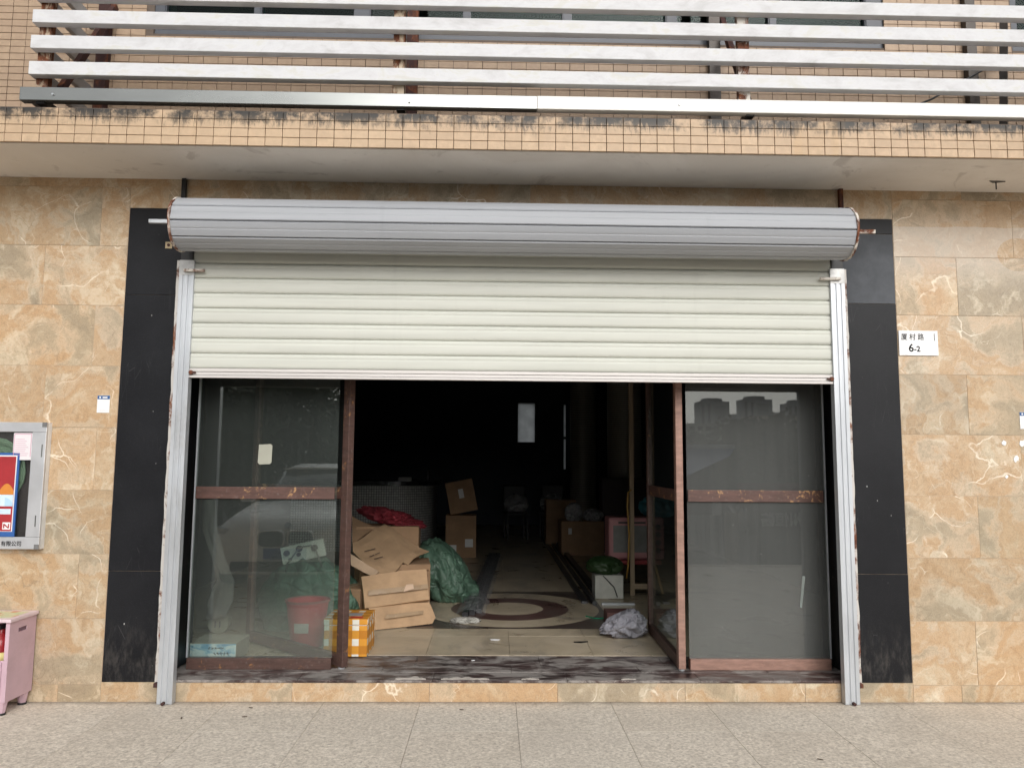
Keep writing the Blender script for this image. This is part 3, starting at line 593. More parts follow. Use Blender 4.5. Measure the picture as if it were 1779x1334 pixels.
for s in (-1, 1):
    x0, x1 = sorted((s * 2.098, s * 2.192))
    p = [(x0, -0.010), (x0, -0.062), (x0 + 0.022, -0.062), (x0 + 0.026, -0.056), (x0 + 0.034, -0.056), (x0 + 0.038, -0.062), (x1 - 0.038, -0.062), (x1 - 0.034, -0.056), (x1 - 0.026, -0.056), (x1 - 0.022, -0.062), (x1, -0.062), (x1, -0.010)]
    rail = MB().prism(p, 'z', 0.004, 2.80).obj('guide_rail', ZINC, sh)
    MB().box(x0 - 0.001, x1 + 0.001, -0.0635, -0.0625, 2.70, 2.80).obj('splice_plate', plain('patched_zinc', (0.45, 0.45, 0.44), 0.45, 0.5, 0.25, 12), rail)
    hx = s * 2.098
    MB().box(min(hx - s * 0.075, hx + s * 0.06), max(hx - s * 0.075, hx + s * 0.06), -0.084, -0.0645, 2.72, 2.737, 0.002).obj('latch', RUSTO, rail)
    MB().box(min(s * 2.11, s * 2.19), max(s * 2.11, s * 2.19), -0.055, -0.012, 2.801, 2.90, 0.003).obj('rail_guide_mouth', DARKST, sh)
    pts = []; n = 60
    for q in range(n + 1): pts.append((s * (2.193 + 0.036 + 0.008 * noise.noise((q * 0.45, s * 3, 0))), 0.09 + 2.72 * q / n))
    MB().prism([(s * 2.193, 0.09), (s * 2.193, 2.81)] + list(reversed(pts)), 'y', -0.014, -0.0045).obj('sealant_strip', rust_mat('rust_streaked_sealant', (0.55, 0.53, 0.50), 0.12), sh)
    MB().box(min(s * 2.194, s * 2.222), max(s * 2.194, s * 2.222), -0.05, -0.0145, 0.10, 0.125).obj('anchor_bolt', RUSTD, sh)
    MB().cyl((s * 2.148, -0.085, 0.012), (s * 2.148, -0.062, 0.012), 0.010).obj('foot_bolt', RUSTD, rail)
# ------------------------------------------------------------------ glazed front
MB().box(-2.2, 2.2, 0.20, 0.30, 2.60, 2.72).obj('door_header', BROWN, bld)
def fixed(x0, x1, gm, fmat, label):
    t = thing('fixed_glass_panel', ((x0 + x1) / 2, 0.255, FZ), label, 'glass panel')
    MB().box(x0, x1, 0.252, 0.260, 0.208, 2.60).obj('pane', gm, t)
    MB().box(x0, x1, 0.228, 0.284, FZ + 0.001, 0.207, 0.003).obj('bottom_rail', fmat, t)
    MB().box(x0 + 0.004, x1 - 0.012, 0.238, 0.2515, 1.245, 1.325, 0.002).obj('push_bar', BARM, t)
    e = x0 if abs(x0) > abs(x1) else x1; s = -1 if e < 0 else 1
    MB().box(min(e, e + s * 0.010), max(e, e + s * 0.010), 0.245, 0.267, 0.208, 2.60).obj('edge_strip', ZINC, t)
    return t
LP = fixed(-2.135, -1.19, GLASS_L, BROWN, 'dusty fixed glass panel left of the open doors, paper notice on it')
RP = fixed(1.195, 2.145, GLASS_R, SALMON, 'dust coated fixed glass panel right of the doors, mirroring tower blocks')
def leaf(A, B, gm, near, far, label):
    A, B = Vector((*A, 0)), Vector((*B, 0)); d = (B - A); L = d.length; d.normalize(); nrm = Vector((-d.y, d.x, 0))
    M = Matrix(((d.x, nrm.x, 0, A.x), (d.y, nrm.y, 0, A.y), (0, 0, 1, 0), (0, 0, 0, 1)))
    t = thing('glass_door', (A.x, A.y, FZ), label, 'door'); b = FZ + 0.012
    MB().box(0, 0.065, -0.024, 0.024, b, 2.58, 0.004, M).obj('stile', near, t); MB().box(L - 0.055, L, -0.022, 0.022, b, 2.58, 0.004, M).obj('stile', far, t)
    MB().box(0.066, L - 0.056, -0.021, 0.021, b, b + 0.075, 0.003, M).obj('bottom_rail', far, t); MB().box(0.066, L - 0.056, -0.021, 0.021, 2.50, 2.58, 0.003, M).obj('top_rail', far, t)
    MB().box(0.066, L - 0.056, -0.003, 0.003, b + 0.076, 2.499, 0, M).obj('pane', gm, t)
    MB().box(0.066, L - 0.056, -0.014, -0.0035, 1.245, 1.325, 0.002, M).box(0.066, L - 0.056, 0.0035, 0.014, 1.245, 1.325, 0.002, M).obj('push_bar', BARM, t)
    MB().cyl((A.x + d.x * 0.033, A.y + d.y * 0.033, FZ), (A.x + d.x * 0.033, A.y + d.y * 0.033, b), 0.022).obj('floor_pivot', ZINC, t)
    return t
leaf((-1.10, 0.245), (-1.985, 1.02), GLASS_D, BROWN, BROWN, 'dark brown framed glass door folded back behind the left panel')
leaf((1.135, 0.205), (1.152, 1.33), GLASS_D, SALMON, BROWN, 'salmon edged glass door standing open on the right of the entrance')
q0, q1 = PY(1396, 1000, 0.2505), PY(1391, 1056, 0.2505)
MB().prism([(q0.x - 0.007, q0.z), (q0.x + 0.012, q0.z - 0.004), (q1.x + 0.009, q1.z), (q1.x - 0.006, q1.z + 0.006)], 'y', 0.2505, 0.2518).obj('tape_strip', plain('old_tape', (0.22, 0.25, 0.235), 0.4), RP)
PAPER = plain('yellowed_paper', (0.36, 0.36, 0.30), 0.9, var=0.06)
a, b = PY(449, 772, 0.2505), PY(472, 806, 0.2505)
pp = [(a.x + 0.004, a.z), (a.x + 0.02, a.z), (b.x - 0.012, a.z + 0.004), (b.x, a.z - 0.006), (b.x - 0.002, b.z + 0.012), (b.x - 0.012, b.z), (a.x + 0.012, b.z - 0.003), (a.x, b.z + 0.01)]
MB().prism(pp, 'y', 0.2500, 0.2518).obj('paper_notice', PAPER, label='small blank yellowed paper taped to the left glass panel', cat='paper')

# ------------------------------------------------------------------ louvre screen above the canopy
lv = thing('louvre_screen', (0, 0.1, 3.585), 'rusty framed screen of long white aluminium louvres on the upper floor', 'louvre screen')
LF = -0.59
for (a, b) in SL[1:]: MB().box(-2.925, 6.5, LF, LF + 0.055, b - 0.0825, b, 0.003).obj('slat', SLATM, lv)
a, b = SL[0]; xj = PY(933, 180, LF).x
DULL = plain('mirror_grey_bar', (0.30, 0.31, 0.30), 0.28, 0.85, 0.15, 1.2, 0.06, 6, stretch=(0.4, 1, 1))
b0 = MB().box(-2.965, xj, LF - 0.003, LF + 0.05, b - 0.082, b, 0.003).obj('base_bar', DULL, lv, label='dull grey reflective half of the bottom bar'); MB().box(xj + 0.001, 6.5, LF - 0.006, LF + 0.05, b - 0.082, b, 0.003).obj('base_bar', BRIGHT, lv, label='bright white half of the bottom bar')
for u, v in ((93, 165), (711, 178), (1180, 183)): q = PY(u, v, LF); MB().cyl((q.x, LF - 0.012, q.z), (q.x, LF - 0.003, q.z), 0.006, seg=10).obj('screw', ZINC, b0)
GREYI = plain('shaded_louvre_return', (0.42, 0.41, 0.40), 0.6)  # grey of the shaded inner side put into the side slats' colour
for (a, b) in SL: MB().box(-2.925, -2.895, LF + 0.051, 0.04, b - 0.08, b, 0.002).obj('side_slat', GREYI, lv)
def frame(xf, xw, mf, mw, mb, brace=True, w=0.07):
    MB().box(xf - w / 2, xf + w / 2, LF + 0.056, LF + 0.10, 3.72, 5.2).obj('post', mf, lv)
    MB().box(xw - 0.038, xw + 0.038, 0.045, 0.099, 3.589, 5.2).obj('post', mw, lv)
    if brace: MB().bar((xf + 0.055, LF + 0.12, 3.70), (xw + 0.06, 0.07, 4.62), 0.035, 0.04).obj('brace', mb, lv)
    MB().bar((xf + 0.02, LF + 0.02, 3.625), (xw + 0.02, 0.07, 3.62), 0.05, 0.035).obj('arm', DARKST, lv)
frame(-2.875, -2.845, RUSTY, RUSTD, RUSTD); frame(-0.733, -0.722, RUSTY, RUSTD, RUSTD, False); frame(1.392, 1.388, RUSTO, BRONZE, RUSTD)
MB().box(3.18, 3.25, 0.045, 0.099, 3.589, 5.2).obj('post', BRONZE, lv); MB().bar((3.16, -0.30, 3.60), (3.42, 0.0, 4.6), 0.045, 0.05).obj('brace', BRONZE, lv)
MB().tube([PY(1535, 207, 0.0), PY(1620, 172, 0.02), PY(1720, 115, 0.05)], 0.007).obj('tie_wire', DARKST, lv)

# ------------------------------------------------------------------ things on the front wall
WHITE = plain('white_enamel', (0.80, 0.80, 0.80), 0.35, var=0.03); INK = plain('black_ink', (0.008, 0.008, 0.009), 0.8, bump=0, spec=0.1); BLUE = plain('blue_print', (0.02, 0.09, 0.25), 0.5); PALEINK = plain('pale_ink', (0.55, 0.57, 0.62), 0.7)
a, b = PY(1561, 574, -0.01), PY(1631, 618, -0.01)
pl = MB().box(a.x, b.x, -0.010, -0.0015, b.z, a.z, 0.002).obj('house_number_plate', WHITE, label='white house number plate reading 厦村路 6-2 beside the black granite', cat='sign')
w_, h_ = b.x - a.x, a.z - b.z
text('lettering', '厦 村 路', INK, pl, (a.x + 0.055 * w_, -0.0105, b.z + h_ * 0.645), 0.046, bold=0.0004, sx=0.95); text('lettering', '6', INK, pl, (a.x + 0.235 * w_, -0.0105, b.z + h_ * 0.16), 0.072, bold=0.0015); text('lettering', '-2', INK, pl, (a.x + 0.375 * w_, -0.0105, b.z + h_ * 0.16), 0.052, bold=0.0012)
MB().box(a.x + 0.90 * w_, a.x + 0.915 * w_, -0.0109, -0.0101, b.z + h_ * 0.60, b.z + h_ * 0.88).obj('printed_line', INK, pl)
def sticker(x0, x1, z0, z1, label):
    s = MB().box(x0, x1, -0.0035, -0.0015, z0, z1).obj('sticker', WHITE, label=label, cat='sticker'); h = z1 - z0; w = x1 - x0
    MB().box(x0 + 0.0006, x1 - 0.0006, -0.0042, -0.0036, z1 - 0.22 * h, z1 - 0.001).obj('header_band', BLUE, s)
    MB().cyl(((x0 + 0.22 * w), -0.0050, z1 - 0.115 * h), ((x0 + 0.22 * w), -0.0043, z1 - 0.115 * h), 0.006, seg=12).box(x0 + 0.42 * w, x0 + 0.8 * w, -0.0050, -0.0043, z1 - 0.16 * h, z1 - 0.08 * h).obj('header_print', WHITE, s)
    MB().box(x0 + 0.2 * w, x0 + 0.65 * w, -0.0042, -0.0036, z0 + 0.16 * h, z0 + 0.175 * h).box(x0 + 0.25 * w, x0 + 0.75 * w, -0.0042, -0.0036, z0 + 0.08 * h, z0 + 0.093 * h).obj('small_print', PALEINK, s)
sticker(-2.698, -2.618, 1.801, 1.913, 'white sticker with blue header left of the black granite'); sticker(3.362, 3.442, 1.748, 1.860, 'white sticker with blue header at the far right wall edge')
TORN = plain('torn_white_paper', (0.80, 0.80, 0.80), 0.9, var=0.04)
for i, (u, v, s, lab) in enumerate(((1744, 769, 0.018, 'small torn scrap of white paper below the right wall sticker, leftmost of three'), (1765, 797, 0.022, 'larger torn scrap of white paper on the right wall, lowest pair'), (1777, 770, 0.024, 'torn scrap of white paper cut by the right picture edge'), (1749, 828, 0.012, 'tiny torn white paper speck lowest on the right wall'))):
    q = PY(u, v, -0.002); n = 11
    MB().prism([(q.x + s * random.uniform(0.6, 1.1) * math.cos(6.283 * k / n), q.z + s * random.uniform(0.55, 1.2) * math.sin(6.283 * k / n)) for k in range(n)], 'y', -0.003, -0.0015).obj('paper_scrap', TORN, label=lab, cat='paper scrap')
q = PY(293, 426, -0.008); tg = MB().box(q.x - 0.022, q.x + 0.022, -0.0075, -0.0045, q.z - 0.022, q.z + 0.022).obj('tag_plate', plain('brass_tag', (0.42, 0.33, 0.20), 0.5), label='small square tan tag on the granite below the shutter coil', cat='tag'); MB().cyl((q.x, -0.012, q.z), (q.x, -0.0076, q.z), 0.010, seg=12).obj('stud', RUSTD, tg)
q = PZ(1730, 315, 3.366); hk = MB().tube([(q.x, q.y, 3.366), (q.x, q.y, 3.31)], 0.004).obj('ceiling_hook', DARKST, label='short rusty wire hook hanging from the soffit at right', cat='hook'); MB().prism([(q.x - 0.05, q.y - 0.01), (q.x + 0.06, q.y - 0.006), (q.x + 0.01, q.y + 0.016), (q.x - 0.01, q.y + 0.018)], 'z', 3.359, 3.3655).obj('broken_plaster', plain('grey_scar', (0.12, 0.11, 0.10), 0.9), hk)
# fire hose cabinet
ALU = plain('anodised_aluminium', (0.60, 0.61, 0.63), 0.35, 0.5, 0.06, 6); CABX1, CABX0, CZ0, CZ1, CYF = -2.976, -3.75, 0.938, 1.733, -0.058
hc = thing('fire_hose_cabinet', ((CABX0 + CABX1) / 2, 0, CZ0), 'aluminium framed fire hose cabinet on the left wall, green hose behind glass', 'hose cabinet')
MB().box(CABX0, CABX1, CYF + 0.02, -0.001, CZ0, CZ0 + 0.012).box(CABX0, CABX1, CYF + 0.02, -0.001, CZ1 - 0.012, CZ1).box(CABX0, CABX0 + 0.012, CYF + 0.02, -0.001, CZ0 + 0.012, CZ1 - 0.012).box(CABX1 - 0.012, CABX1, CYF + 0.02, -0.001, CZ0 + 0.012, CZ1 - 0.012).obj('case', plain('white_cabinet_side', (0.75, 0.75, 0.74), 0.5), hc)
MB().box(CABX0 + 0.012, CABX1 - 0.012, -0.012, -0.002, CZ0 + 0.012, CZ1 - 0.012).obj('back_panel', plain('cabinet_back_dark', (0.05, 0.035, 0.035), 0.7), hc)
fw = 0.088
MB().box(CABX0, CABX1, CYF, CYF + 0.019, CZ1 - 0.062, CZ1, 0.003).box(CABX0, CABX1, CYF, CYF + 0.019, CZ0, CZ0 + 0.075, 0.003).box(CABX1 - fw, CABX1, CYF - 0.001, CYF + 0.019, CZ0 + 0.0755, CZ1 - 0.0625, 0.003).box(CABX0, CABX0 + fw, CYF - 0.001, CYF + 0.019, CZ0 + 0.0755, CZ1 - 0.0625, 0.003).obj('door_frame', ALU, hc)
GPL = plain('grey_plastic', (0.16, 0.16, 0.16), 0.5)
for z in (CZ1 - 0.03, CZ0): MB().box(CABX1 - 0.028, CABX1 + 0.001, CYF - 0.004, CYF - 0.0015, z, z + 0.03).obj('corner_cap', GPL, hc)
MB().box(CABX1 - 0.034, CABX1 - 0.028, CYF - 0.003, CYF - 0.0012, CZ0 + 0.14, CZ0 + 0.21).obj('hinge', STEEL, hc); MB().box(CABX1 - 0.024, CABX1 - 0.018, CYF - 0.003, CYF - 0.0012, CZ1 - 0.22, CZ1 - 0.14).obj('hinge', STEEL, hc)
MB().box(CABX0 + fw, CABX1 - fw, CYF + 0.006, CYF + 0.010, CZ0 + 0.076, CZ1 - 0.063).obj('pane', GLASS_C, hc)
HOSE = plain('green_hose_canvas', (0.17, 0.24, 0.16), 0.8)
pts = []
for k in range(170):
    a = k * 0.32; r = 0.10 + 0.085 * k / 170; pts.append((-3.30 + r * 1.05 * math.cos(a), -0.030 + 0.008 * math.sin(k * 0.7), 1.42 + r * 1.15 * math.sin(a)))
pts += [(-3.18, -0.03, 1.22), (-3.22, -0.03, 1.12), (-3.3, -0.03, 1.05)]
MB().tube(pts, 0.0085, 6).obj('hose', HOSE, hc, smooth=True)
MB().cyl((-3.16, -0.03, 1.03), (-3.16, -0.03, 1.10), 0.016, 0.012).obj('nozzle', HOSE, hc)
# paper and poster stuck on its glass
q0, q1 = PY(25, 752, CYF), PY(56, 799, CYF)
nt = MB().box(q0.x, q1.x - 0.008, CYF - 0.0022, CYF + 0.0055, q1.z, q0.z).obj('inspection_notice', plain('white_notice', (0.75, 0.72, 0.74), 0.8, var=0.03), label='white inspection slip with pink border on the hose cabinet glass', cat='notice')
PINKI = plain('pink_ink', (0.62, 0.30, 0.42), 0.8)
m = MB(); w_, h_ = q1.x - 0.008 - q0.x, q0.z - q1.z
for k in range(9): m.box(q0.x + 0.012, q0.x + w_ * random.uniform(0.6, 0.85), CYF - 0.0032, CYF - 0.0023, q1.z + h_ * (0.16 + 0.075 * k), q1.z + h_ * (0.16 + 0.075 * k) + 0.0025)
m.box(q0.x + 0.004, q0.x + w_ - 0.004, CYF - 0.0032, CYF - 0.0023, q0.z - 0.009, q0.z - 0.005).box(q0.x + 0.004, q0.x + 0.007, CYF - 0.0032, CYF - 0.0023, q1.z + 0.02, q0.z - 0.01).box(q0.x + w_ - 0.007, q0.x + w_ - 0.004, CYF - 0.0032, CYF - 0.0023, q1.z + 0.02, q0.z - 0.01)
m.obj('printed_lines', PINKI, nt)
q0, q1 = PY(-40, 786, CYF), PY(24.5, 932, CYF); PX1, PZ0, PZ1 = q1.x, q1.z, q0.z; h_ = PZ1 - PZ0; PX0 = PX1 - 0.30
po = MB().box(PX0, PX1, CYF - 0.0025, CYF + 0.0055, PZ0, PZ1).obj('poster', plain('poster_blue', (0.025, 0.10, 0.32), 0.5), label='blue bordered red poster on the glass of the hose cabinet', cat='poster')
L1, L2, L3, L4 = CYF - 0.0033, CYF - 0.0041, CYF - 0.0049, CYF - 0.0057
RD = plain('poster_red', (0.36, 0.022, 0.028), 0.5); OR = plain('poster_orange', (0.60, 0.22, 0.035), 0.5); LB = plain('poster_pale_blue', (0.62, 0.76, 0.88), 0.5)
MB().box(PX0 + 0.014, PX1 - 0.014, L1, CYF - 0.0026, PZ0 + 0.06 * h_, PZ1 - 0.03 * h_).obj('white_rule', WHITE, po)
MB().box(PX0 + 0.018, PX1 - 0.020, L2, L1 - 0.0001, PZ0 + 0.065 * h_, PZ1 - 0.045 * h_).obj('red_field', RD, po)
zb = PZ0 + 0.36 * h_
MB().prism([(PX0 + 0.018, PZ0 + 0.50 * h_)] + [(PX1 - 0.02 - 0.09 * (1 - k / 8), PZ0 + (0.505 + 0.125 * math.sin(math.pi * (k + 1) / 10)) * h_) for k in range(9)] + [(PX1 - 0.021, PZ0 + 0.50 * h_)], 'y', L3, L2 - 0.0001).obj('orange_hill', OR, po)
MB().box(PX0 + 0.018, PX1 - 0.021, L3, L2 - 0.0001, zb, PZ0 + 0.498 * h_).obj('white_panel', LB, po)
MB().prism([(PX1 - 0.021 - 0.05 + 0.05 * math.sin(a), zb + 0.001 + 0.10 * h_ * math.cos(a)) for a in [0.1 * math.pi / 2 * k for k in range(11)]] + [(PX1 - 0.071, zb + 0.001)], 'y', L4, L3 - 0.0001).obj('blue_curve', plain('poster_sky', (0.42, 0.62, 0.80), 0.5), po)
MB().box(PX0 + 0.018, PX1 - 0.03, L3, L2 - 0.0001, PZ0 + 0.265 * h_, PZ0 + 0.33 * h_, 0.0003).obj('caption_bubble', LB, po)
MB().box(PX1 - 0.075, PX1 - 0.026, L3, L2 - 0.0001, PZ0 + 0.085 * h_, PZ0 + 0.17 * h_).obj('logo_box', WHITE, po)
mk = MB(); lx, lz = PX1 - 0.07, PZ0 + 0.10 * h_; hh = 0.052 * h_
mk.prism([(lx, lz), (lx, lz + hh), (lx + 0.008, lz + hh), (lx + 0.030, lz + 0.3 * hh), (lx + 0.030, lz + hh), (lx + 0.037, lz + hh), (lx + 0.037, lz), (lx + 0.029, lz), (lx + 0.008, lz + 0.65 * hh), (lx + 0.008, lz)], 'y', L4, L3 - 0.0001).obj('logo', RD, po)
text('lettering', '有限公司', INK, hc, (PY(1, 947, CYF).x, CYF - 0.0012, 0.960), 0.034, bold=0.0003, sx=0.95)
# pink extinguisher box
PINK = plain('pink_enamel', (0.58, 0.41, 0.475), 0.5, var=0.06, scale=4, dirt=((0.36, 0.25, 0.27), 0.35)); PINKL = plain('pale_pink_lid', (0.72, 0.58, 0.62), 0.5, var=0.08, dirt=((0.4, 0.3, 0.3), 0.4))
BX1, BX0, BY0, BY1 = -2.985, -3.62, -0.275, -0.012
eb = thing('extinguisher_box', ((BX0 + BX1) / 2, (BY0 + BY1) / 2, 0), 'pink metal fire extinguisher box standing at the foot of the left wall', 'extinguisher box')
m = MB(); m.box(BX1 - 0.004, BX1, BY0, BY1, 0.075, 0.40).box(BX1 - 0.004, BX1, BY0, BY0 + 0.085, 0.4001, 0.535).box(BX1 - 0.004, BX1, BY1 - 0.095, BY1, 0.4001, 0.535).box(BX1 - 0.004, BX1, BY0 + 0.0851, BY1 - 0.0951, 0.4001, 0.462).box(BX1 - 0.004, BX1, BY0 + 0.0851, BY1 - 0.0951, 0.487, 0.535)
m.obj('side_panel', PINK, eb); MB().box(BX0, BX0 + 0.004, BY0, BY1, 0.075, 0.535).obj('side_panel', PINK, eb)
MB().box(BX0 + 0.004, BX1 - 0.0042, BY1 - 0.004, BY1, 0.075, 0.535).obj('back_panel', PINK, eb); MB().box(BX0 + 0.004, BX1 - 0.0042, BY0, BY1 - 0.004, 0.075, 0.08).obj('bottom_panel', PINK, eb)
fp = MB().box(BX0 + 0.004, BX1 - 0.0042, BY0, BY0 + 0.004, 0.0802, 0.315, 0.001).obj('front_panel', PINK, eb); MB().box(BX0 + 0.03, BX1 - 0.03, BY0 - 0.012, BY0 - 0.0002, 0.11, 0.31, 0.004).obj('raised_panel', PINK, fp)
MB().box(BX1 - 0.024, BX1 - 0.0042, BY0 + 0.0005, BY0 + 0.004, 0.316, 0.535).obj('corner_post', PINK, eb)
lid = MB().box(BX0 - 0.012, BX1 + 0.012, BY0 - 0.014, BY1 + 0.004, 0.536, 0.556, 0.003).obj('lid', PINKL, eb)
t = NT('faded_lid_print'); c = t.co('World', scale=(5, 9, 1)); nn = t.noise(c, 1.6, 3, 0.5, 0.6)
t.fin(t.ramp(nn, [(0.36, (0.50, 0.07, 0.05)), (0.44, (0.62, 0.28, 0.10)), (0.5, (0.70, 0.66, 0.45)), (0.58, (0.55, 0.60, 0.35)), (0.66, (0.75, 0.72, 0.62))]), 0.5); MB().box(BX0 + 0.02, BX1 - 0.022, BY0 + 0.03, BY1 - 0.03, 0.5562, 0.5572).obj('printed_sheet', t.m, lid)
for sx in (BX0 + 0.03, BX1 - 0.035):
    for sy in (BY0 + 0.03, BY1 - 0.03):
        lg = MB().lathe([(0.022, 0.012), (0.033, 0.0748)], (sx, sy, 0), 8).obj('leg', PINK, eb); MB().cyl((sx, sy, 0.0), (sx, sy, 0.0118), 0.026, seg=8).obj('rubber_foot', DARKST, lg)
for i, (x, lab) in enumerate(((-3.115, 'red fire extinguisher in the pink box, nearest its open right side'), (-3.38, 'red fire extinguisher in the pink box, beyond the left picture edge'))):
    ex = MB().lathe([(0.055, 0.0), (0.062, 0.01), (0.062, 0.30), (0.052, 0.34), (0.022, 0.365), (0.02, 0.39)], (x, -0.135, 0.0805), 24).obj('fire_extinguisher', plain('extinguisher_red', (0.32, 0.015, 0.022), 0.3), smooth=True, angle=50, label=lab, cat='extinguisher')
    MB().box(x - 0.012, x + 0.012, -0.175, -0.10, 0.472, 0.50, 0.003).obj('valve', DARKST, ex)
    MB().lathe([(0.0632, 0.20), (0.0632, 0.26)], (x, -0.135, 0.0805), 24).obj('label_band', plain('extinguisher_label', (0.70, 0.60, 0.25), 0.5), ex, smooth=True)

# ------------------------------------------------------------------ things inside the shop
def card_mat(name, col):
    t = NT(name); c = t.co(rnd=True); n = t.noise(c, 5, 7, 0.65); f = t.noise(t.co(rnd=True, scale=(3, 3, 60)), 3, 3)
    cc = t.mix(t.step(n, 0.3, 0.7), sc3(col, 0.84), sc3(col, 1.1)); cc = t.mix(t.math('MULTIPLY', t.step(f, 0.5, 0.7), 0.12), cc, sc3(col, 0.6))
    t.bump(f, 0.12, 0.002); return t.fin(cc, 0.85, 0, 0.2)
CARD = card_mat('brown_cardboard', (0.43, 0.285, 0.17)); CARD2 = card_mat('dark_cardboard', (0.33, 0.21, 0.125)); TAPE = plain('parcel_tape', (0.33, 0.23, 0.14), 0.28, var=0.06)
LABEL = plain('white_label', (0.66, 0.66, 0.64), 0.7, var=0.05)
def rz(a): return Matrix.Rotation(a, 4, 'Z')
def carton(c, s, M, mat, label, marks=(), flap=True):
    """c: centre of the base, s: size, M: rotation; marks: (x0,x1,z0,z1,mat) on the front"""
    T = Matrix.Translation(c) @ M; w, d, h = s[0] / 2, s[1] / 2, s[2]
    t = thing('cardboard_box', c, label, 'box')
    MB().box(-w, w, -d, d, 0.0, h, 0.004, T).obj('carton', mat, t)
    if flap: MB().box(-w + 0.002, w - 0.002, -d - 0.004, -d - 0.0005, h * 0.66, h - 0.002, 0, T).obj('flap', mat, t)
    MB().box(-0.025, 0.025, -d + 0.005, d - 0.005, h + 0.0003, h + 0.001, 0, T).obj('tape', TAPE, t)
    for (a, b, e, f, mm) in marks: MB().box(a * s[0] - w, b * s[0] - w, -d - 0.006, -d - 0.0045, e * h, f * h, 0, T).obj('label', mm, t)
    return t
def plane3(p):
    n = (p[1] - p[0]).cross(p[2] - p[0]); n.normalize(); return p[0], n
def sheet(uv, ctrl, th=0.006, bend=0.0, seed=0):
    """a flat board: outline in photo pixels, laid in the plane through three points (pixel + distance y)"""
    o, n = plane3([PY(*c) for c in ctrl])
    if n.y > 0: n = -n
    pts = []
    for (u, v) in uv:
        r = _ray(u, v); k = (o - CAM).dot(n) / r.dot(n); p = CAM + r * k; p.z = max(p.z, FZ + 0.002); pts.append(p)
    m = MB(); b = m.bm
    A = [b.verts.new(p) for p in pts]; f = b.faces.new(A)
    r = bmesh.ops.triangulate(b, faces=[f]); bmesh.ops.subdivide_edges(b, edges=b.edges[:], cuts=5, use_grid_fill=True)
    for v in b.verts: v.co += n * (bend * noise.noise(v.co * 5 + Vector((seed, 0, 0))) + 0.002 * noise.noise(v.co * 22))
    g = bmesh.ops.solidify(b, geom=b.faces[:], thickness=th)
    for v in b.verts: v.co.z = max(v.co.z, FZ + 0.001)
    return m
# folded cartons heaped just inside the left door
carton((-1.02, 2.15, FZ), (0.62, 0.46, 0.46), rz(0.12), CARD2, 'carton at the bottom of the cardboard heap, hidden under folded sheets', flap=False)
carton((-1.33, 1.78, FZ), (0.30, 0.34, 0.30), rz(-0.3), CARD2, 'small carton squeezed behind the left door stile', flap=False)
fc = sheet([(646, 1098), (751, 1083), (756, 1073), (746, 1046), (700, 1048), (640, 1055)], [(646, 1098, 1.40), (751, 1083, 1.62), (640, 1055, 1.50)], 0.05, 0.02, 1).obj('folded_carton', CARD, label='lowest folded carton of the heap, lying on the shop floor', cat='folded carton')
sheet([(668, 1075), (735, 1066), (736, 1060), (672, 1067)], [(646, 1098, 1.37), (751, 1083, 1.59), (640, 1055, 1.47)], 0.002).obj('tape', TAPE, fc)
fc = sheet([(634, 1056), (746, 1041), (741, 988), (700, 991), (628, 1001)], [(634, 1056, 1.47), (746, 1041, 1.68), (628, 1001, 1.58)], 0.05, 0.015, 2).obj('folded_carton', CARD, label='middle folded carton of the heap, torn tape on its face', cat='folded carton')
sheet([(640, 1034), (744, 1022), (743, 1014), (640, 1025)], [(634, 1056, 1.44), (746, 1041, 1.65), (628, 1001, 1.55)], 0.002).obj('tape', TAPE, fc)
sheet([(701, 1028), (719, 1022), (718, 1014), (706, 1015), (703, 1022)], [(634, 1056, 1.435), (746, 1041, 1.645), (628, 1001, 1.545)], 0.002).obj('torn_patch', plain('torn_card', (0.50, 0.36, 0.26), 0.9), fc)
sheet([(701, 1000), (745, 992), (746, 978), (705, 984)], [(701, 1000, 1.80), (745, 992, 1.9), (705, 984, 2.1)], 0.03, 0.01, 3).obj('folded_carton', CARD2, label='dim folded carton flap wedged above the middle carton', cat='folded carton')
big = sheet([(612, 945), (668, 912), (745, 959), (718, 972), (709, 981), (700, 978), (679, 1001), (652, 998), (612, 962)], [(668, 912, 2.45), (745, 959, 2.2), (672, 1001, 1.68)], 0.008, 0.03, 4).obj('flattened_carton', CARD, label='large flattened carton spread on top of the heap with printed lines', cat='flattened carton')
for (u0, u1, v, dv) in ((633, 652, 957, -5), (642, 650, 966, -3), (652, 660, 962, -3), (650, 665, 970, -4)):
    sheet([(u0, v), (u1, v + dv), (u1, v + dv + 1.3), (u0, v + 1.3)], [(668, 912, 2.425), (745, 959, 2.175), (672, 1001, 1.655)], 0.0015).obj('printed_line', plain('brown_ink', (0.09, 0.06, 0.045), 0.8), big)
sheet([(612, 898), (652, 918), (612, 946)], [(612, 898, 2.6), (652, 918, 2.45), (612, 946, 2.2)], 0.008, 0.02, 5).obj('flattened_carton', CARD2, label='flattened carton corner showing behind the large sheet at left', cat='flattened carton')
sheet([(612, 966), (632, 978), (660, 995), (650, 1003), (612, 985)], [(612, 966, 1.8), (660, 995, 1.66), (612, 985, 1.74)], 0.02, 0.05, 6).obj('kraft_paper', plain('crumpled_kraft', (0.44, 0.31, 0.21), 0.9), label='crumpled kraft paper under the large flattened carton', cat='paper')
def cloth(name, c, r, seed, mat, label, cat, amp=0.2, f=2.2, shape=None, floor=FZ + 0.002, sub=5, stretch=(1, 1, 1)):
    return blob(c, r, seed, amp, f, sub, floor, shape, stretch).obj(name, mat, smooth=True, label=label, cat=cat)
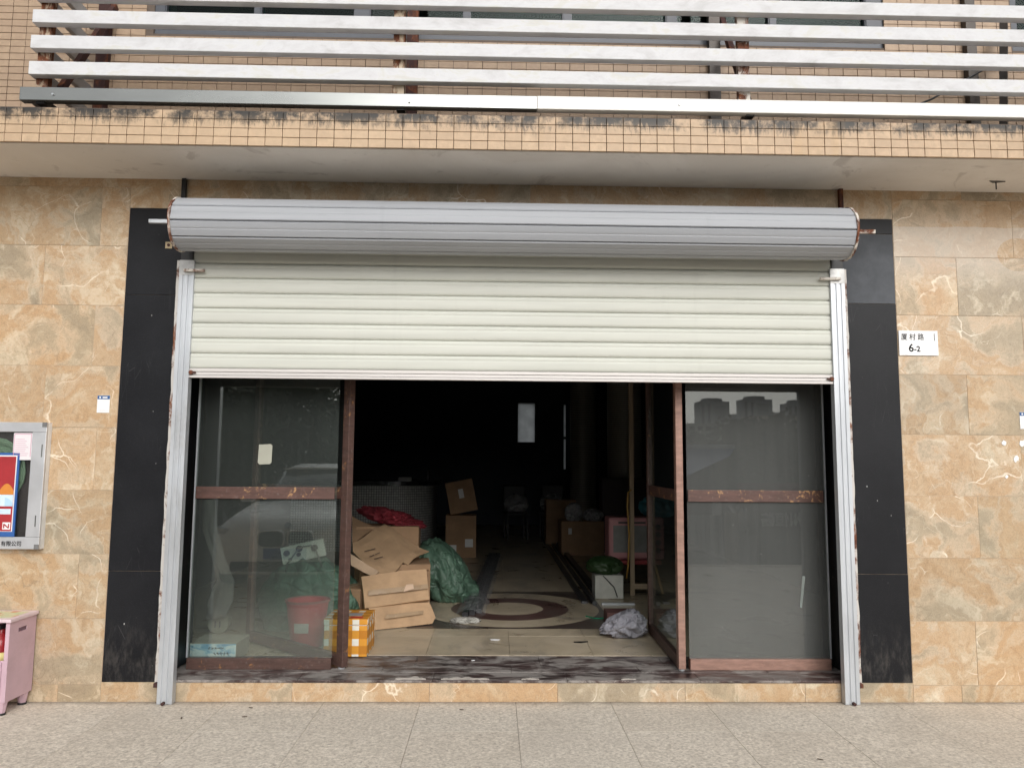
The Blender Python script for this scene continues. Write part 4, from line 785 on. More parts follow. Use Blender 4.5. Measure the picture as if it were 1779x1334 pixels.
GREEN = plain('green_woven_plastic', (0.085, 0.17, 0.115), 0.5, var=0.2, scale=3, bs=160, bump=0.3); GREEND = plain('dark_green_woven_plastic', (0.05, 0.10, 0.07), 0.55, var=0.2, scale=3, bs=160)
def creased(name, col, rough, sc=7.0, k=0.55):
    t = NT(name); c = t.co(); w = t.vmath('ADD', c, t.vmath('SCALE', t.noise(c, 6, 3, 0.5, 0, 1), 0.18)); e = t.vor(w, sc, 'DISTANCE_TO_EDGE'); e2 = t.noise(w, sc * 2.5, 6, 0.7, 1.5)
    n = t.noise(c, 4, 6); cc = t.mix(t.step(n, 0.3, 0.7), sc3(col, 0.75), sc3(col, 1.2)); t.bump(t.math('ADD', t.step(e, 0.0, 0.16), t.math('MULTIPLY', e2, 0.8)), k, 0.02); return t.fin(cc, rough, 0, 0.5)
GREEN = creased('green_woven_plastic_sheet', (0.085, 0.155, 0.11), 0.38)
def lean(k): return lambda p: Vector((p.x - k * p.z - 0.25 * max(0, p.z) * p.x, p.y, p.z + 0.12 * max(0, -p.x)))
cloth('sack', (-0.62, 2.85, 0.40), (0.30, 0.34, 0.34), 3, GREEN, 'bulging pale green woven sack slumped right of the cardboard heap', 'sack', 0.16, 1.7, lambda p: Vector((p.x - 0.28 * p.z + (0.25 * max(0, p.x - 0.3) if p.z < 0 else 0), p.y, p.z - 0.35 * max(0, p.x))), stretch=(2.2, 1, 0.6))
cloth('sack', (-1.66, 1.52, 0.38), (0.36, 0.32, 0.36), 8, GREEN, 'large green woven sack behind the left glass, switch board on top', 'sack', 0.22, 1.5, lambda p: Vector((p.x * (1.1 - 0.3 * p.z), p.y, p.z)))
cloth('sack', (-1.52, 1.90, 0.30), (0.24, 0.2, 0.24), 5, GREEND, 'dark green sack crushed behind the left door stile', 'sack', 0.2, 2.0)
cloth('cloth', (-1.13, 2.62, 0.955), (0.30, 0.16, 0.075), 6, creased('red_fabric', (0.17, 0.011, 0.02), 0.7, 14), 'crumpled red cloth draped over the cardboard heap', 'cloth', 0.75, 1.3, lambda p: Vector((p.x, p.y, p.z - 0.9 * p.x)), floor=None, stretch=(2.2, 1, 1))
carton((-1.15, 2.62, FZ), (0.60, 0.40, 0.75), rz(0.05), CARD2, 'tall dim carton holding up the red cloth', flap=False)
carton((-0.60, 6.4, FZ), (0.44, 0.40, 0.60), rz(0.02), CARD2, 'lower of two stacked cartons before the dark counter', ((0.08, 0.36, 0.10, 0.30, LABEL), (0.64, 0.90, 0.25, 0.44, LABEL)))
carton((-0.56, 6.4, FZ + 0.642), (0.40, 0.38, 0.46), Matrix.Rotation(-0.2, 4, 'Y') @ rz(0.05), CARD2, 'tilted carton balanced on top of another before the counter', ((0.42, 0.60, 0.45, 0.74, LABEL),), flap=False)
# mosaic bar counter
def flatmos():
    t = NT('white_mosaic_tiles'); p = t.sep(t.co('World')); cx = t.n('CombineXYZ'); t.put(cx.inputs[0], t.math('ADD', p[0], t.math('MULTIPLY', p[1], 0.6))); t.put(cx.inputs[1], p[2]); b = t.n('TexBrick'); t.put(b.inputs['Vector'], cx.outputs[0]); b.offset = 0
    b.inputs['Scale'].default_value = 26; b.inputs['Brick Width'].default_value = 1; b.inputs['Row Height'].default_value = 1; b.inputs['Mortar Size'].default_value = 0.10
    t.put(b.inputs['Color1'], (0.56, 0.57, 0.55, 1)); t.put(b.inputs['Color2'], (0.42, 0.43, 0.42, 1)); t.put(b.inputs['Mortar'], (0.10, 0.10, 0.10, 1)); return t.fin(b.outputs[0], 0.4)
ct = thing('bar_counter', (-2.2, 7.3, FZ), 'curved bar counter clad in white mosaic with a dark top', 'counter')
plan = [(-3.25, 6.95), (-1.75, 6.95)] + [(-1.75 + 0.65 * math.sin(a), 7.60 - 0.65 * math.cos(a)) for a in [math.pi / 2 * k / 12 for k in range(1, 13)]] + [(-1.10, 8.3), (-3.25, 8.3)]
MB().prism(plan, 'z', FZ, 1.13).obj('front', flatmos(), ct, smooth=True, angle=40)
plan2 = [(-3.27, 6.88), (-1.75, 6.88)] + [(-1.75 + 0.72 * math.sin(a), 7.60 - 0.72 * math.cos(a)) for a in [math.pi / 2 * k / 12 for k in range(1, 13)]] + [(-1.03, 8.35), (-3.27, 8.35)]
MB().prism(plan2, 'z', 1.131, 1.20).obj('top', plain('dark_counter_top', (0.018, 0.017, 0.018), 0.25), ct)
MB().box(-1.62, -1.42, 7.05, 7.15, 1.2005, 1.26, 0.006).obj('tissue_box', plain('dim_white_card', (0.4, 0.4, 0.4), 0.7), label='small pale box lying on the dark counter top', cat='box')
MB().lathe([(0.035, 0), (0.038, 0.02), (0.038, 0.14), (0.014, 0.19), (0.014, 0.24)], (-1.18, 7.3, 1.2005), 16).obj('bottle', plain('dark_bottle', (0.03, 0.03, 0.035), 0.2), smooth=True, label='dark bottle standing at the right end of the counter', cat='bottle')
# metal channels and wrapped bars along the floor
CHM = plain('dark_channel_steel', (0.06, 0.06, 0.065), 0.35, 0.5)
for (x0, x1, y0, h, lab) in ((0.74, 0.80, 2.62, 0.025, 'thin dark metal channel nearest the round inlay, running into the shop'), (0.84, 0.88, 2.55, 0.035, 'narrow dark metal channel between two others along the shop floor'), (0.92, 0.99, 2.9, 0.05, 'thickest dark metal channel, next to the white crate')):
    MB().box(x0, x1, y0, 9.4, FZ + 0.001, FZ + h, 0.002).obj('floor_channel', CHM, label=lab, cat='channel', group='metal channels along the shop floor')
wb = thing('wrapped_bars', (-0.32, 3.5, FZ), 'dark bars wrapped in plastic lying across the floor into the shop', 'bars')
PLAS = NT('clear_plastic_film'); PLAS.fin((0.5, 0.51, 0.52), 0.25); PLAS.put(PLAS.b.inputs['Alpha'], PLAS.math('MULTIPLY_ADD', PLAS.step(PLAS.noise(PLAS.co(), 14, 5, 0.7, 1.5), 0.42, 0.68), 0.4, 0.12)); PLAS = PLAS.m
for k, (xa, xb) in enumerate(((-0.37, -0.16), (-0.31, -0.10), (-0.25, -0.05))): MB().bar((xa, 1.95 + 0.08 * k, FZ + 0.025), (xb, 6.2, FZ + 0.05), 0.05, 0.04).obj('bar', plain('black_bar', (0.03, 0.03, 0.033), 0.3), wb)
m = MB(); rr_ = []
for k in range(60):
    f = k / 59; y = 1.85 + 4.2 * f; x = -0.33 + 0.22 * f
    rr_.append([m.bm.verts.new((x + 0.13 * (q / 5 - 0.5) * 2 + 0.02 * noise.noise((f * 30, q, 0)), y, FZ + 0.03 + 0.055 * math.sin(math.pi * q / 5) + 0.02 * noise.noise((f * 40, q * 1.7, 5)))) for q in range(6)])
for A, B in zip(rr_, rr_[1:]):
    for q in range(5): m.bm.faces.new((A[q], A[q + 1], B[q + 1], B[q]))
m.obj('film', PLAS, wb, smooth=True)
cloth('plastic_film', (-0.36, 1.74, FZ + 0.015), (0.13, 0.08, 0.03), 12, plain('dull_plastic_film', (0.36, 0.35, 0.32), 0.35), 'scrap of crumpled clear plastic on the round floor inlay', 'plastic film', 0.35, 2.4)
# gingham foam box
def gingham():
    t = NT('orange_gingham'); g = t.n('NewGeometry'); nn = t.sep(t.co('Normal')); p = t.sep(t.co('Object'))
    ax = t.math('GREATER_THAN', t.math('ABSOLUTE', nn[0]), 0.6); az = t.math('GREATER_THAN', t.math('ABSOLUTE', nn[2]), 0.6)
    u = t.math('ADD', t.math('MULTIPLY', p[1], ax), t.math('MULTIPLY', p[0], t.math('SUBTRACT', 1, ax))); v = t.math('ADD', t.math('MULTIPLY', p[1], az), t.math('MULTIPLY', p[2], t.math('SUBTRACT', 1, az)))
    st = lambda w, o: t.math('LESS_THAN', t.math('FRACT', t.math('ADD', t.math('MULTIPLY', w, 1 / 0.105), o)), 0.45)
    s = t.math('MULTIPLY', t.math('ADD', st(u, 0.55), st(v, 0.30)), 0.5)
    n = t.noise(t.co(), 12, 6)
    cc = t.ramp(s, [(0.0, (0.50, 0.19, 0.012)), (0.34, (0.50, 0.19, 0.012)), (0.36, (0.68, 0.30, 0.03)), (0.66, (0.68, 0.30, 0.03)), (0.68, (0.80, 0.77, 0.68)), (1.0, (0.80, 0.77, 0.68))]); t.t.nodes[-1].color_ramp.interpolation = 'CONSTANT' if False else 'LINEAR'
    return t.fin(t.mix(t.math('MULTIPLY', t.step(n, 0.5, 0.8), 0.2), cc, (0.4, 0.25, 0.1)), 0.5)
GING = gingham()
g0, g1 = PZ(561, 1141, FZ), PZ(637, 1141, FZ); gb = thing('gingham_box', ((g0.x + g1.x) / 2, 0.75, FZ), 'orange and white gingham foam box just inside the left door', 'box')
MB().box(g0.x, g1.x, g0.y, g0.y + 0.34, FZ + 0.001, FZ + 0.215, 0.006).obj('box_body', GING, gb)
lid = MB().box(g0.x - 0.003, g1.x + 0.003, g0.y - 0.003, g0.y + 0.343, FZ + 0.219, FZ + 0.262, 0.006).obj('lid', GING, gb)
MB().box(g0.x + 0.004, g1.x - 0.004, g0.y + 0.002, g0.y + 0.336, FZ + 0.2155, FZ + 0.2185).obj('seal', WHITE, gb)
MB().box(g1.x - 0.17, g1.x - 0.06, g0.y + 0.10, g0.y + 0.20, FZ + 0.2625, FZ + 0.2635).obj('shipping_label', plain('grey_label', (0.34, 0.34, 0.36), 0.4), lid); MB().box(g1.x - 0.13, g1.x - 0.04, g0.y + 0.02, g0.y + 0.075, FZ + 0.2625, FZ + 0.2635).obj('red_label', plain('red_label', (0.62, 0.06, 0.04), 0.5), lid)
# red bucket
bq = PZ(532, 1122, FZ); BR = plain('red_plastic', (0.66, 0.10, 0.11), 0.4, var=0.1); bk = thing('bucket', (bq.x, bq.y, FZ), 'faded red plastic bucket with a pouring lip behind the left glass', 'bucket')
wob = lambda q, z: 1 + (0.0 if z < 0.30 else 0.09 * max(0, math.cos(q + 1.9)) ** 6 + 0.04 * math.cos(2 * q))
MB().lathe([(0.105, 0.001), (0.115, 0.006), (0.150, 0.335), (0.146, 0.335), (0.112, 0.02), (0.02, 0.016)], (bq.x, bq.y, FZ), 40, wob).obj('pail', BR, bk, smooth=True, angle=60)
MB().lathe([(0.1505, 0.326), (0.160, 0.328), (0.160, 0.342), (0.1505, 0.343), (0.144, 0.336), (0.1505, 0.326)], (bq.x, bq.y, FZ), 40, wob, False).obj('rim', plain('pale_red_plastic', (0.50, 0.16, 0.16), 0.45), bk, smooth=True, angle=60)
q = []
for k in range(9): a = -2.05 + 0.8 * k / 8; q.append((bq.x + 0.1335 * math.cos(a), bq.y + 0.1335 * math.sin(a)))
m = MB(); 
for z0, z1 in ((0.12, 0.19),):
    A = [m.bm.verts.new((x - 0.000, y - 0.002, FZ + z0)) for x, y in q]; B = [m.bm.verts.new((bq.x + (x - bq.x) * 1.06, bq.y + (y - bq.y) * 1.06 - 0.002, FZ + z1)) for x, y in q]
    for k in range(8): m.bm.faces.new((A[k], A[k + 1], B[k + 1], B[k]))
m.obj('label', plain('scuffed_label', (0.52, 0.42, 0.40), 0.6), bk, smooth=True)
# blue and white paper box
t = NT('blue_wave_print'); p = t.sep(t.co('Object')); wv = t.noise(t.co(scale=(7, 1, 16)), 1.2, 4, 0.6, 1.0)
t.fin(t.ramp(wv, [(0.36, (0.07, 0.24, 0.40)), (0.46, (0.30, 0.48, 0.58)), (0.54, (0.52, 0.62, 0.64)), (0.7, (0.60, 0.66, 0.66))]), 0.6)
p0, p1 = PY(330, 1117, 0.42), PY(411, 1117, 0.42); pb = thing('paper_carton', ((p0.x + p1.x) / 2, 0.55, FZ), 'flat carton with blue wave print behind the left glass', 'box')
MB().box(p0.x, p1.x, 0.42, 0.70, FZ + 0.001, p0.z, 0.004).obj('carton', plain('dusty_carton', (0.34, 0.32, 0.26), 0.85), pb); MB().box(p0.x + 0.003, p1.x - 0.003, 0.417, 0.4195, FZ + 0.004, p0.z - 0.004).obj('printed_front', t.m, pb)
m = MB()
for r_, n_ in ((0.74, 5), (0.46, 5)):
    for k in range(n_):
        x = p0.x + (p1.x - p0.x) * (0.42 + 0.07 * k + (0.12 if r_ < 0.6 else 0)); z = FZ + (p0.z - FZ) * r_; s = 0.011
        for j in range(4): a = random.uniform(0, 3.14); m.bar((x - s * math.cos(a), 0.4158, z - s * math.sin(a) + random.uniform(-.006, .006)), (x + s * math.cos(a), 0.4158, z + s * math.sin(a)), 0.0028, 0.0015)
m.obj('handwriting', INK, pb)
# white switch board on the sack
c4 = [PY(u, v, 1.42) for u, v in ((486, 952), (561, 935), (567, 964), (490, 982))]
X = (c4[1] - c4[0]).normalized(); Zv = (c4[0] - c4[3]); Zv = (Zv - X * Zv.dot(X)).normalized(); Yv = Zv.cross(X); o = (c4[0] + c4[2]) / 2
M = Matrix(((X.x, Yv.x, Zv.x, o.x), (X.y, Yv.y, Zv.y, o.y), (X.z, Yv.z, Zv.z, o.z), (0, 0, 0, 1))); hw, hh = (c4[1] - c4[0]).length / 2, (c4[0] - c4[3]).length / 2
sb = thing('switch_board', o, 'white switch board with sockets and grey cable lying on the green sack', 'switch board')
MB().box(-hw, hw, -0.004, 0.03, -hh, hh, 0.006, M).obj('plate', plain('cream_plastic', (0.50, 0.50, 0.45), 0.5), sb)
DG = plain('dark_grey_plastic', (0.05, 0.05, 0.052), 0.5)
for (x, z, r) in ((-0.72, 0.25, 0.024), (-0.12, 0.45, 0.026), (0.55, 0.15, 0.026), (-0.2, -0.2, 0.016), (-0.62, -0.55, 0.014)): MB().cyl(M @ Vector((x * hw, -0.026, z * hh)), M @ Vector((x * hw, -0.005, z * hh)), r, seg=14).obj('socket', DG, sb)
MB().tube([M @ Vector((x * hw, -0.03, z * hh)) for x, z in ((-0.9, -1.9), (-0.75, -0.9), (-0.5, -0.35), (-0.2, 0.35), (0.1, 0.6), (0.45, 0.55), (0.62, 0.1), (0.66, -0.6), (0.75, -2.2))], 0.006).obj('cable', plain('grey_cable', (0.16, 0.16, 0.15), 0.5), sb, smooth=True)
# grey mat and round fan base at the far left behind the glass
m = MB(); pts = [PY(u, v, 1.15) for u, v in ((362, 868), (360, 920), (375, 970), (388, 1010), (380, 1045), (372, 1075))]; wds = [0.05, 0.06, 0.05, 0.06, 0.10, 0.07]
rows_ = []
for p, w in zip(pts, wds): rows_.append([m.bm.verts.new((p.x + w * s, p.y + 0.05 * abs(s) + 0.06 * noise.noise(p * 7 + Vector((s * 2, 0, 0))), p.z + 0.02 * noise.noise((s * 3, p.z * 5, 1)))) for s in (-1, -0.5, 0, 0.5, 1)])
for A, B in zip(rows_, rows_[1:]):
    for k in range(4): m.bm.faces.new((A[k], A[k + 1], B[k + 1], B[k]))
bmesh.ops.subdivide_edges(m.bm, edges=m.bm.edges[:], cuts=2, use_grid_fill=True); bmesh.ops.solidify(m.bm, geom=m.bm.faces[:], thickness=0.01)
m.obj('rolled_mat', plain('grey_felt', (0.11, 0.107, 0.10), 0.9), smooth=True, label='long grey curling mat leaning at the far left behind the glass', cat='mat')
q = PZ(376, 1102, FZ); fb = MB().cyl((q.x, q.y + 0.02, FZ + 0.085), (q.x, q.y + 0.10, FZ + 0.085), 0.083, seg=32).obj('round_fan_motor', plain('dusty_beige_plastic', (0.22, 0.21, 0.165), 0.7), smooth=True, angle=40, label='round dusty beige appliance standing behind the blue print carton', cat='appliance')
for dx in (-0.018, 0.018): MB().box(q.x + dx - 0.006, q.x + dx + 0.006, q.y + 0.012, q.y + 0.0195, FZ + 0.05, FZ + 0.10).obj('grille_slot', DG, fb)
# right side: oven on a stool, crate, cloth, cartons, cabinet
STK = plain('red_seat_vinyl', (0.24, 0.02, 0.025), 0.5); GOLD = plain('gold_painted_tube', (0.42, 0.24, 0.055), 0.4, 0.2)
so = thing('stool', (1.40, 3.42, FZ), 'gold legged stool with red seat under the pink oven', 'stool')
MB().box(1.16, 1.66, 3.22, 3.62, 0.435, 0.478, 0.012).obj('seat', STK, so)
for (x, y, dx, dy) in ((1.22, 3.28, -0.07, -0.06), (1.60, 3.28, 0.07, -0.06), (1.22, 3.56, -0.07, 0.06), (1.60, 3.56, 0.07, 0.06)): MB().cyl((x + dx, y + dy, FZ), (x, y, 0.434), 0.013, seg=10).obj('leg', GOLD, so)
ov0, ov1 = PY(1058, 897, 3.28), PY(1155, 970, 3.28); OVX0, OVX1, OVZ0, OVZ1 = ov0.x, ov1.x, 0.479, ov0.z - 0.01
PKO = plain('pink_oven_enamel', (0.46, 0.21, 0.22), 0.4, var=0.06); ovn = thing('toaster_oven', ((OVX0 + OVX1) / 2, 3.45, OVZ0), 'pink countertop oven with four dials, half behind the right door', 'oven')
MB().box(OVX0, OVX1, 3.30, 3.62, OVZ0, OVZ1, 0.02).obj('housing', PKO, ovn)
dw = (OVX1 - OVX0) * 0.79
dr = MB().box(OVX0 + 0.012, OVX0 + dw, 3.283, 3.2995, OVZ0 + 0.02, OVZ1 - 0.02, 0.006).obj('door', PKO, ovn)
MB().box(OVX0 + 0.045, OVX0 + dw - 0.03, 3.280, 3.2828, OVZ0 + 0.075, OVZ1 - 0.085).obj('window', plain('grey_oven_window', (0.20, 0.20, 0.195), 0.2), dr); MB().box(OVX0 + 0.10, OVX0 + dw - 0.08, 3.262, 3.2826, OVZ1 - 0.062, OVZ1 - 0.045).obj('handle', DG, dr)
for k in range(4):
    z = OVZ1 - 0.10 - 0.082 * k; kb = MB().cyl((OVX1 - 0.068, 3.272, z), (OVX1 - 0.068, 3.2995, z), 0.028, seg=18).obj('dial', DG, ovn)
cr = PZ(1034, 1040, FZ); c1 = PZ(1083, 1040, FZ)
cb = thing('white_crate', ((cr.x + c1.x) / 2, cr.y + 0.12, FZ), 'white foam crate with a black cord hanging down its front', 'crate')
MB().box(cr.x, c1.x, cr.y, cr.y + 0.25, FZ + 0.001, FZ + 0.235, 0.006).obj('crate_body', plain('dirty_white_foam', (0.50, 0.50, 0.46), 0.7, dirt=((0.2, 0.18, 0.15), 0.4)), cb)
MB().tube([(cr.x + 0.08, cr.y - 0.008, FZ + 0.23), (cr.x + 0.12, cr.y - 0.01, FZ + 0.19), (cr.x + 0.19, cr.y - 0.01, FZ + 0.12), (cr.x + 0.225, cr.y - 0.01, FZ + 0.02)], 0.005).obj('cord', DARKST, cb)
cloth('plastic_bag', ((cr.x + c1.x) / 2 - 0.03, cr.y + 0.12, FZ + 0.315), (0.19, 0.16, 0.10), 21, plain('dull_green_plastic', (0.022, 0.05, 0.016), 0.45), 'dull green plastic bag sagging over the white crate', 'bag', 0.22, 1.3, floor=FZ + 0.238)
MB().box(0.93, 1.25, 2.55, 2.60, FZ + 0.001, FZ + 0.02).obj('metal_strip', ZINC, label='short bright metal strip on the floor before the white crate', cat='strip')
MB().tube([PZ(1018, 1070, FZ + 0.006), PZ(1035, 1074, FZ + 0.006), PZ(1055, 1073, FZ + 0.006), PZ(1075, 1070, FZ + 0.006)], 0.006).obj('green_tube', plain('green_pvc', (0.02, 0.26, 0.14), 0.4), label='thin green tube lying on the floor by the grey cloth', cat='tube')
bq = PZ(1062, 1090, FZ); MB().box(bq.x - 0.03, bq.x + 0.19, bq.y + 0.03, bq.y + 0.24, FZ + 0.001, FZ + 0.115, 0.004).obj('brick', plain('dark_red_brick', (0.11, 0.05, 0.045), 0.8, bump=0.5), label='dark red brick half under the crumpled grey cloth', cat='brick')
gc = PZ(1092, 1108, FZ); cloth('cloth', (gc.x, gc.y + 0.04, FZ + 0.10), (0.155, 0.13, 0.115), 31, creased('grey_lilac_cotton', (0.27, 0.265, 0.30), 0.85, 8, 0.6), 'crumpled grey cloth dumped at the foot of the right door', 'cloth', 0.34, 1.7, lambda p: Vector((p.x * (1.05 - 0.45 * p.z) + 0.25 * p.z - (0.3 * max(0, -p.x - 0.3)), p.y, p.z)))
wf = thing('wooden_frame', (1.46, 3.12, FZ), 'tall pale wooden frame of two battens standing behind the right door', 'wooden frame')
BAT = plain('pale_bare_wood', (0.33, 0.25, 0.17), 0.8, scale=10, stretch=(8, 8, 0.5))
for u in (1099, 1135): a = PZ(u, 1034, FZ); MB().box(a.x - 0.022, a.x + 0.022, 3.10, 3.145, FZ + 0.001, 2.75).obj('batten', BAT, wf)
MB().box(PZ(1099, 1034, FZ).x + 0.023, PZ(1135, 1034, FZ).x - 0.023, 3.105, 3.14, 0.20, 0.255).obj('crosspiece', BAT, wf)
MB().tube([PY(1097, 850, 3.06), PY(1091, 856, 3.06), PY(1090, 880, 3.05), PY(1093, 930, 3.05), PY(1091, 985, 3.05), PY(1088, 1005, 3.06)], 0.009).obj('strap', GOLD, wf, smooth=True)
q = PY(1135, 885, 3.75); cloth('plastic_bag', (q.x, 3.75, q.z), (0.22, 0.15, 0.13), 23, plain('blue_green_plastic', (0.035, 0.16, 0.20), 0.4), 'blue green plastic bag on top of the pink oven', 'bag', 0.25, 2.0, floor=None); bpy.data.objects['plastic_bag.001'].location = (q.x, 3.46, OVZ1 + 0.11)
carton((1.20, 6.75, FZ), (0.64, 0.45, 0.50), rz(0.03), CARD2, 'open carton with plastic bags at the back right of the shop', ((0.16, 0.24, 0.62, 0.80, LABEL),), flap=False)
FILM = plain('milky_plastic_bag', (0.30, 0.30, 0.31), 0.3, var=0.25)
cloth('plastic_bag', (1.08, 6.65, FZ + 0.62), (0.13, 0.12, 0.15), 41, FILM, 'taller crumpled clear bag on the back right carton', 'bag', 0.3, 2.4, floor=FZ + 0.502); cloth('plastic_bag', (1.38, 6.65, FZ + 0.58), (0.15, 0.12, 0.10), 42, FILM, 'lower crumpled clear bag on the back right carton', 'bag', 0.35, 2.6, floor=FZ + 0.502)
cab = thing('dark_cabinet', (1.85, 7.05, FZ), 'dark brown wooden cabinet before the nearer round column', 'cabinet')
WD = plain('dark_stained_wood', (0.045, 0.028, 0.022), 0.5, scale=10, stretch=(1, 1, 6)); MB().box(1.55, 2.25, 6.9, 7.25, FZ, 1.27, 0.008).obj('carcass', WD, cab); MB().box(1.57, 1.895, 6.885, 6.8995, FZ + 0.05, 1.24, 0.004).obj('door', WD, cab); MB().box(1.905, 2.23, 6.885, 6.8995, FZ + 0.05, 1.24, 0.004).obj('door', WD, cab)
carton((1.0, 8.1, FZ), (0.5, 0.4, 0.75), rz(0.0), CARD2, 'dim tall carton in front of the far column', flap=False)
def chair(x, y, r, label, seed):
    t = thing('chair', (x, y, FZ), label, 'chair'); T = Matrix.Translation((x, y, FZ)) @ rz(r); BK = plain('black_vinyl', (0.012, 0.012, 0.014), 0.4)
    MB().box(-0.21, 0.21, -0.2, 0.22, 0.42, 0.48, 0.02, T).obj('seat', BK, t); MB().box(-0.21, 0.21, 0.18, 0.23, 0.481, 0.95, 0.02, T).obj('backrest', BK, t)
    for sx in (-0.18, 0.18):
        for sy in (-0.17, 0.19): MB().box(sx - 0.015, sx + 0.015, sy - 0.015, sy + 0.015, 0, 0.4195, 0, T).obj('leg', DARKST, t)
    cloth('plastic_bag', (x, y - 0.02, FZ + 0.62), (0.22, 0.15, 0.17), seed, FILM, 'crumpled clear bag heaped on ' + label.split(' standing')[0].replace('black chair', 'the black chair'), 'bag', 0.35, 2.2, floor=FZ + 0.482)
chair(0.28, 9.0, 0.15, 'black chair below the bright back window standing in the dark', 51); chair(0.95, 9.4, -0.2, 'black chair before the far column standing in the dark', 52)
for (u, v, s, lab) in ((860, 1112, 0.045, 'flat white scrap of paper on the beige floor, larger one'), (822, 1148, 0.016, 'small white crumb lying on the dark red threshold')):
    q = PZ(u, v, FZ); MB().prism([(q.x + s * random.uniform(0.7, 1.1) * math.cos(k), q.y + s * 0.6 * random.uniform(0.6, 1.1) * math.sin(k)) for k in (0, 0.9, 1.8, 2.7, 3.6, 4.5, 5.4)], 'z', FZ + 0.004, FZ + 0.007).obj('floor_scrap', TORN, label=lab, cat='paper scrap')
q = PZ(1008, 1116, FZ); MB().prism([(q.x - 0.05, q.y), (q.x, q.y - 0.018), (q.x + 0.06, q.y + 0.012), (q.x + 0.01, q.y + 0.005)], 'z', FZ + 0.002, FZ + 0.010).obj('dark_shard', INK, label='thin dark shard on the beige floor left of the grey cloth', cat='shard')

# ------------------------------------------------------------------ the place opposite, mirrored in the glass
GY = 0.256
def MR(u, v, yv): p = PY(u, v, yv); return Vector((p.x, 2 * GY - yv, p.z))
CONC = plain('old_concrete', (0.55, 0.54, 0.51), 0.9, scale=0.3, bs=2)
def tower(x0, x1, yv, z1, label, floors, mat, crown=True):
    y = 2 * GY - yv; t = thing('tower_block', ((x0 + x1) / 2, y - 12, -2.2), label, 'tower block', 'tower blocks across the street'); w = x1 - x0
    MB().box(x0, x1, y - 24, y, -2.2, z1).obj('shaft', mat, t); BAND = plain('tower_glazing', (0.30, 0.32, 0.36), 0.3)
    m = MB()
    for k in range(floors):
        z = 8 + (z1 - 12) * k / floors; MB_ = m.box(x0 + w * 0.50, x0 + w * 0.86, y + 0.02, y + 0.5, z, z + 1.5)
    m.obj('balcony_bands', BAND, t, kind='stuff'); MB().box(x0 + w * 0.06, x0 + w * 0.16, y + 0.02, y + 0.4, 4, z1 - 3).box(x0 + w * 0.28, x0 + w * 0.36, y + 0.02, y + 0.4, 4, z1 - 3).obj('window_column', BAND, t)
    if crown: MB().cyl(((x0 + x1) / 2, y - 12, z1), ((x0 + x1) / 2, y - 12, z1 + 4), w * 0.36, w * 0.34, seg=24).obj('crown', mat, t)
TW = plain('hazed_tower_render', (0.62, 0.64, 0.68), 0.8, scale=0.05, bump=0)  # distance haze painted in as a pale grey-blue wall colour
tower(245, 281, 900.5, 76, 'left tower block mirrored in the right glass panel', 24, TW); tower(297, 333, 900.5, 79, 'middle tower block mirrored in the right glass panel', 24, TW); tower(351, 383, 900.5, 75, 'right tower block mirrored in the right glass panel', 24, TW)
tower(241, 246, 760, 52, 'low slab between the left and middle towers in the mirrored skyline', 14, TW, False); tower(264, 272, 700, 50, 'low slab right of the middle tower in the mirrored skyline', 14, TW, False)
CR = plain('cream_render', (0.72, 0.66, 0.54), 0.85, scale=0.1, bump=0)
for i, (u0, u1, v, yv, lab) in enumerate(((1305, 1385, 722, 260, 'cream apartment block mirrored right of the dark tree'), (1195, 1280, 735, 300, 'long grey apartment block mirrored below the left tower'))):
    a, b = MR(u0, v, yv), MR(u1, v, yv); t = thing('apartment_block', ((a.x + b.x) / 2, a.y - 6, -2.2), lab, 'building'); mt = CR if i == 0 else CONC
    MB().box(a.x, b.x, a.y - 12, a.y, -2.2, a.z).obj('wall', mt, t); n_ = 6
    wm = MB().box(-(b.x - a.x) / n_ * 0.3, (b.x - a.x) / n_ * 0.3, 0, 0.3, -0.8, 0.8).mesh('window')
    for k in range(n_):
        for j in range(4): put('window', wm, plain('dark_pane', (0.06, 0.065, 0.07), 0.3) if k + j == 0 else bpy.data.materials['dark_pane'], t, loc=(a.x + (b.x - a.x) * (k + 0.5) / n_, a.y + 0.02, a.z - 2 - 3.1 * j))
# shed with a blue roof
a, b = MR(1110, 778, 24), MR(1276, 778, 24); e = MR(1110, 835, 20)
sd_ = thing('blue_roofed_shed', ((a.x + b.x) / 2, a.y, -2.05), 'low shed with a blue sheet roof mirrored in the right glass panel', 'shed')
R4 = [MR(1000, 778, 24), MR(1276, 778, 24), MR(1268, 792, 23.4), MR(1000, 915, 16)]
m = MB(); m.bm.faces.new([m.bm.verts.new(p) for p in R4]); bmesh.ops.solidify(m.bm, geom=m.bm.faces[:], thickness=0.06); m.obj('roof', plain('blue_roof_sheet', (0.26, 0.36, 0.68), 0.5, scale=1, stretch=(8, 1, 1)), sd_)
MB().box(a.x - 4, b.x, a.y - 0.1, a.y + 0.05, a.z + 0.01, a.z + 0.16).obj('ridge_cap', plain('pale_ridge', (0.55, 0.58, 0.62), 0.5), sd_); MB().box(a.x - 3.8, b.x - 0.8, a.y - 3.2, a.y - 0.3, -2.05, a.z - 0.1).obj('wall', plain('shed_wall', (0.16, 0.16, 0.155), 0.9), sd_)
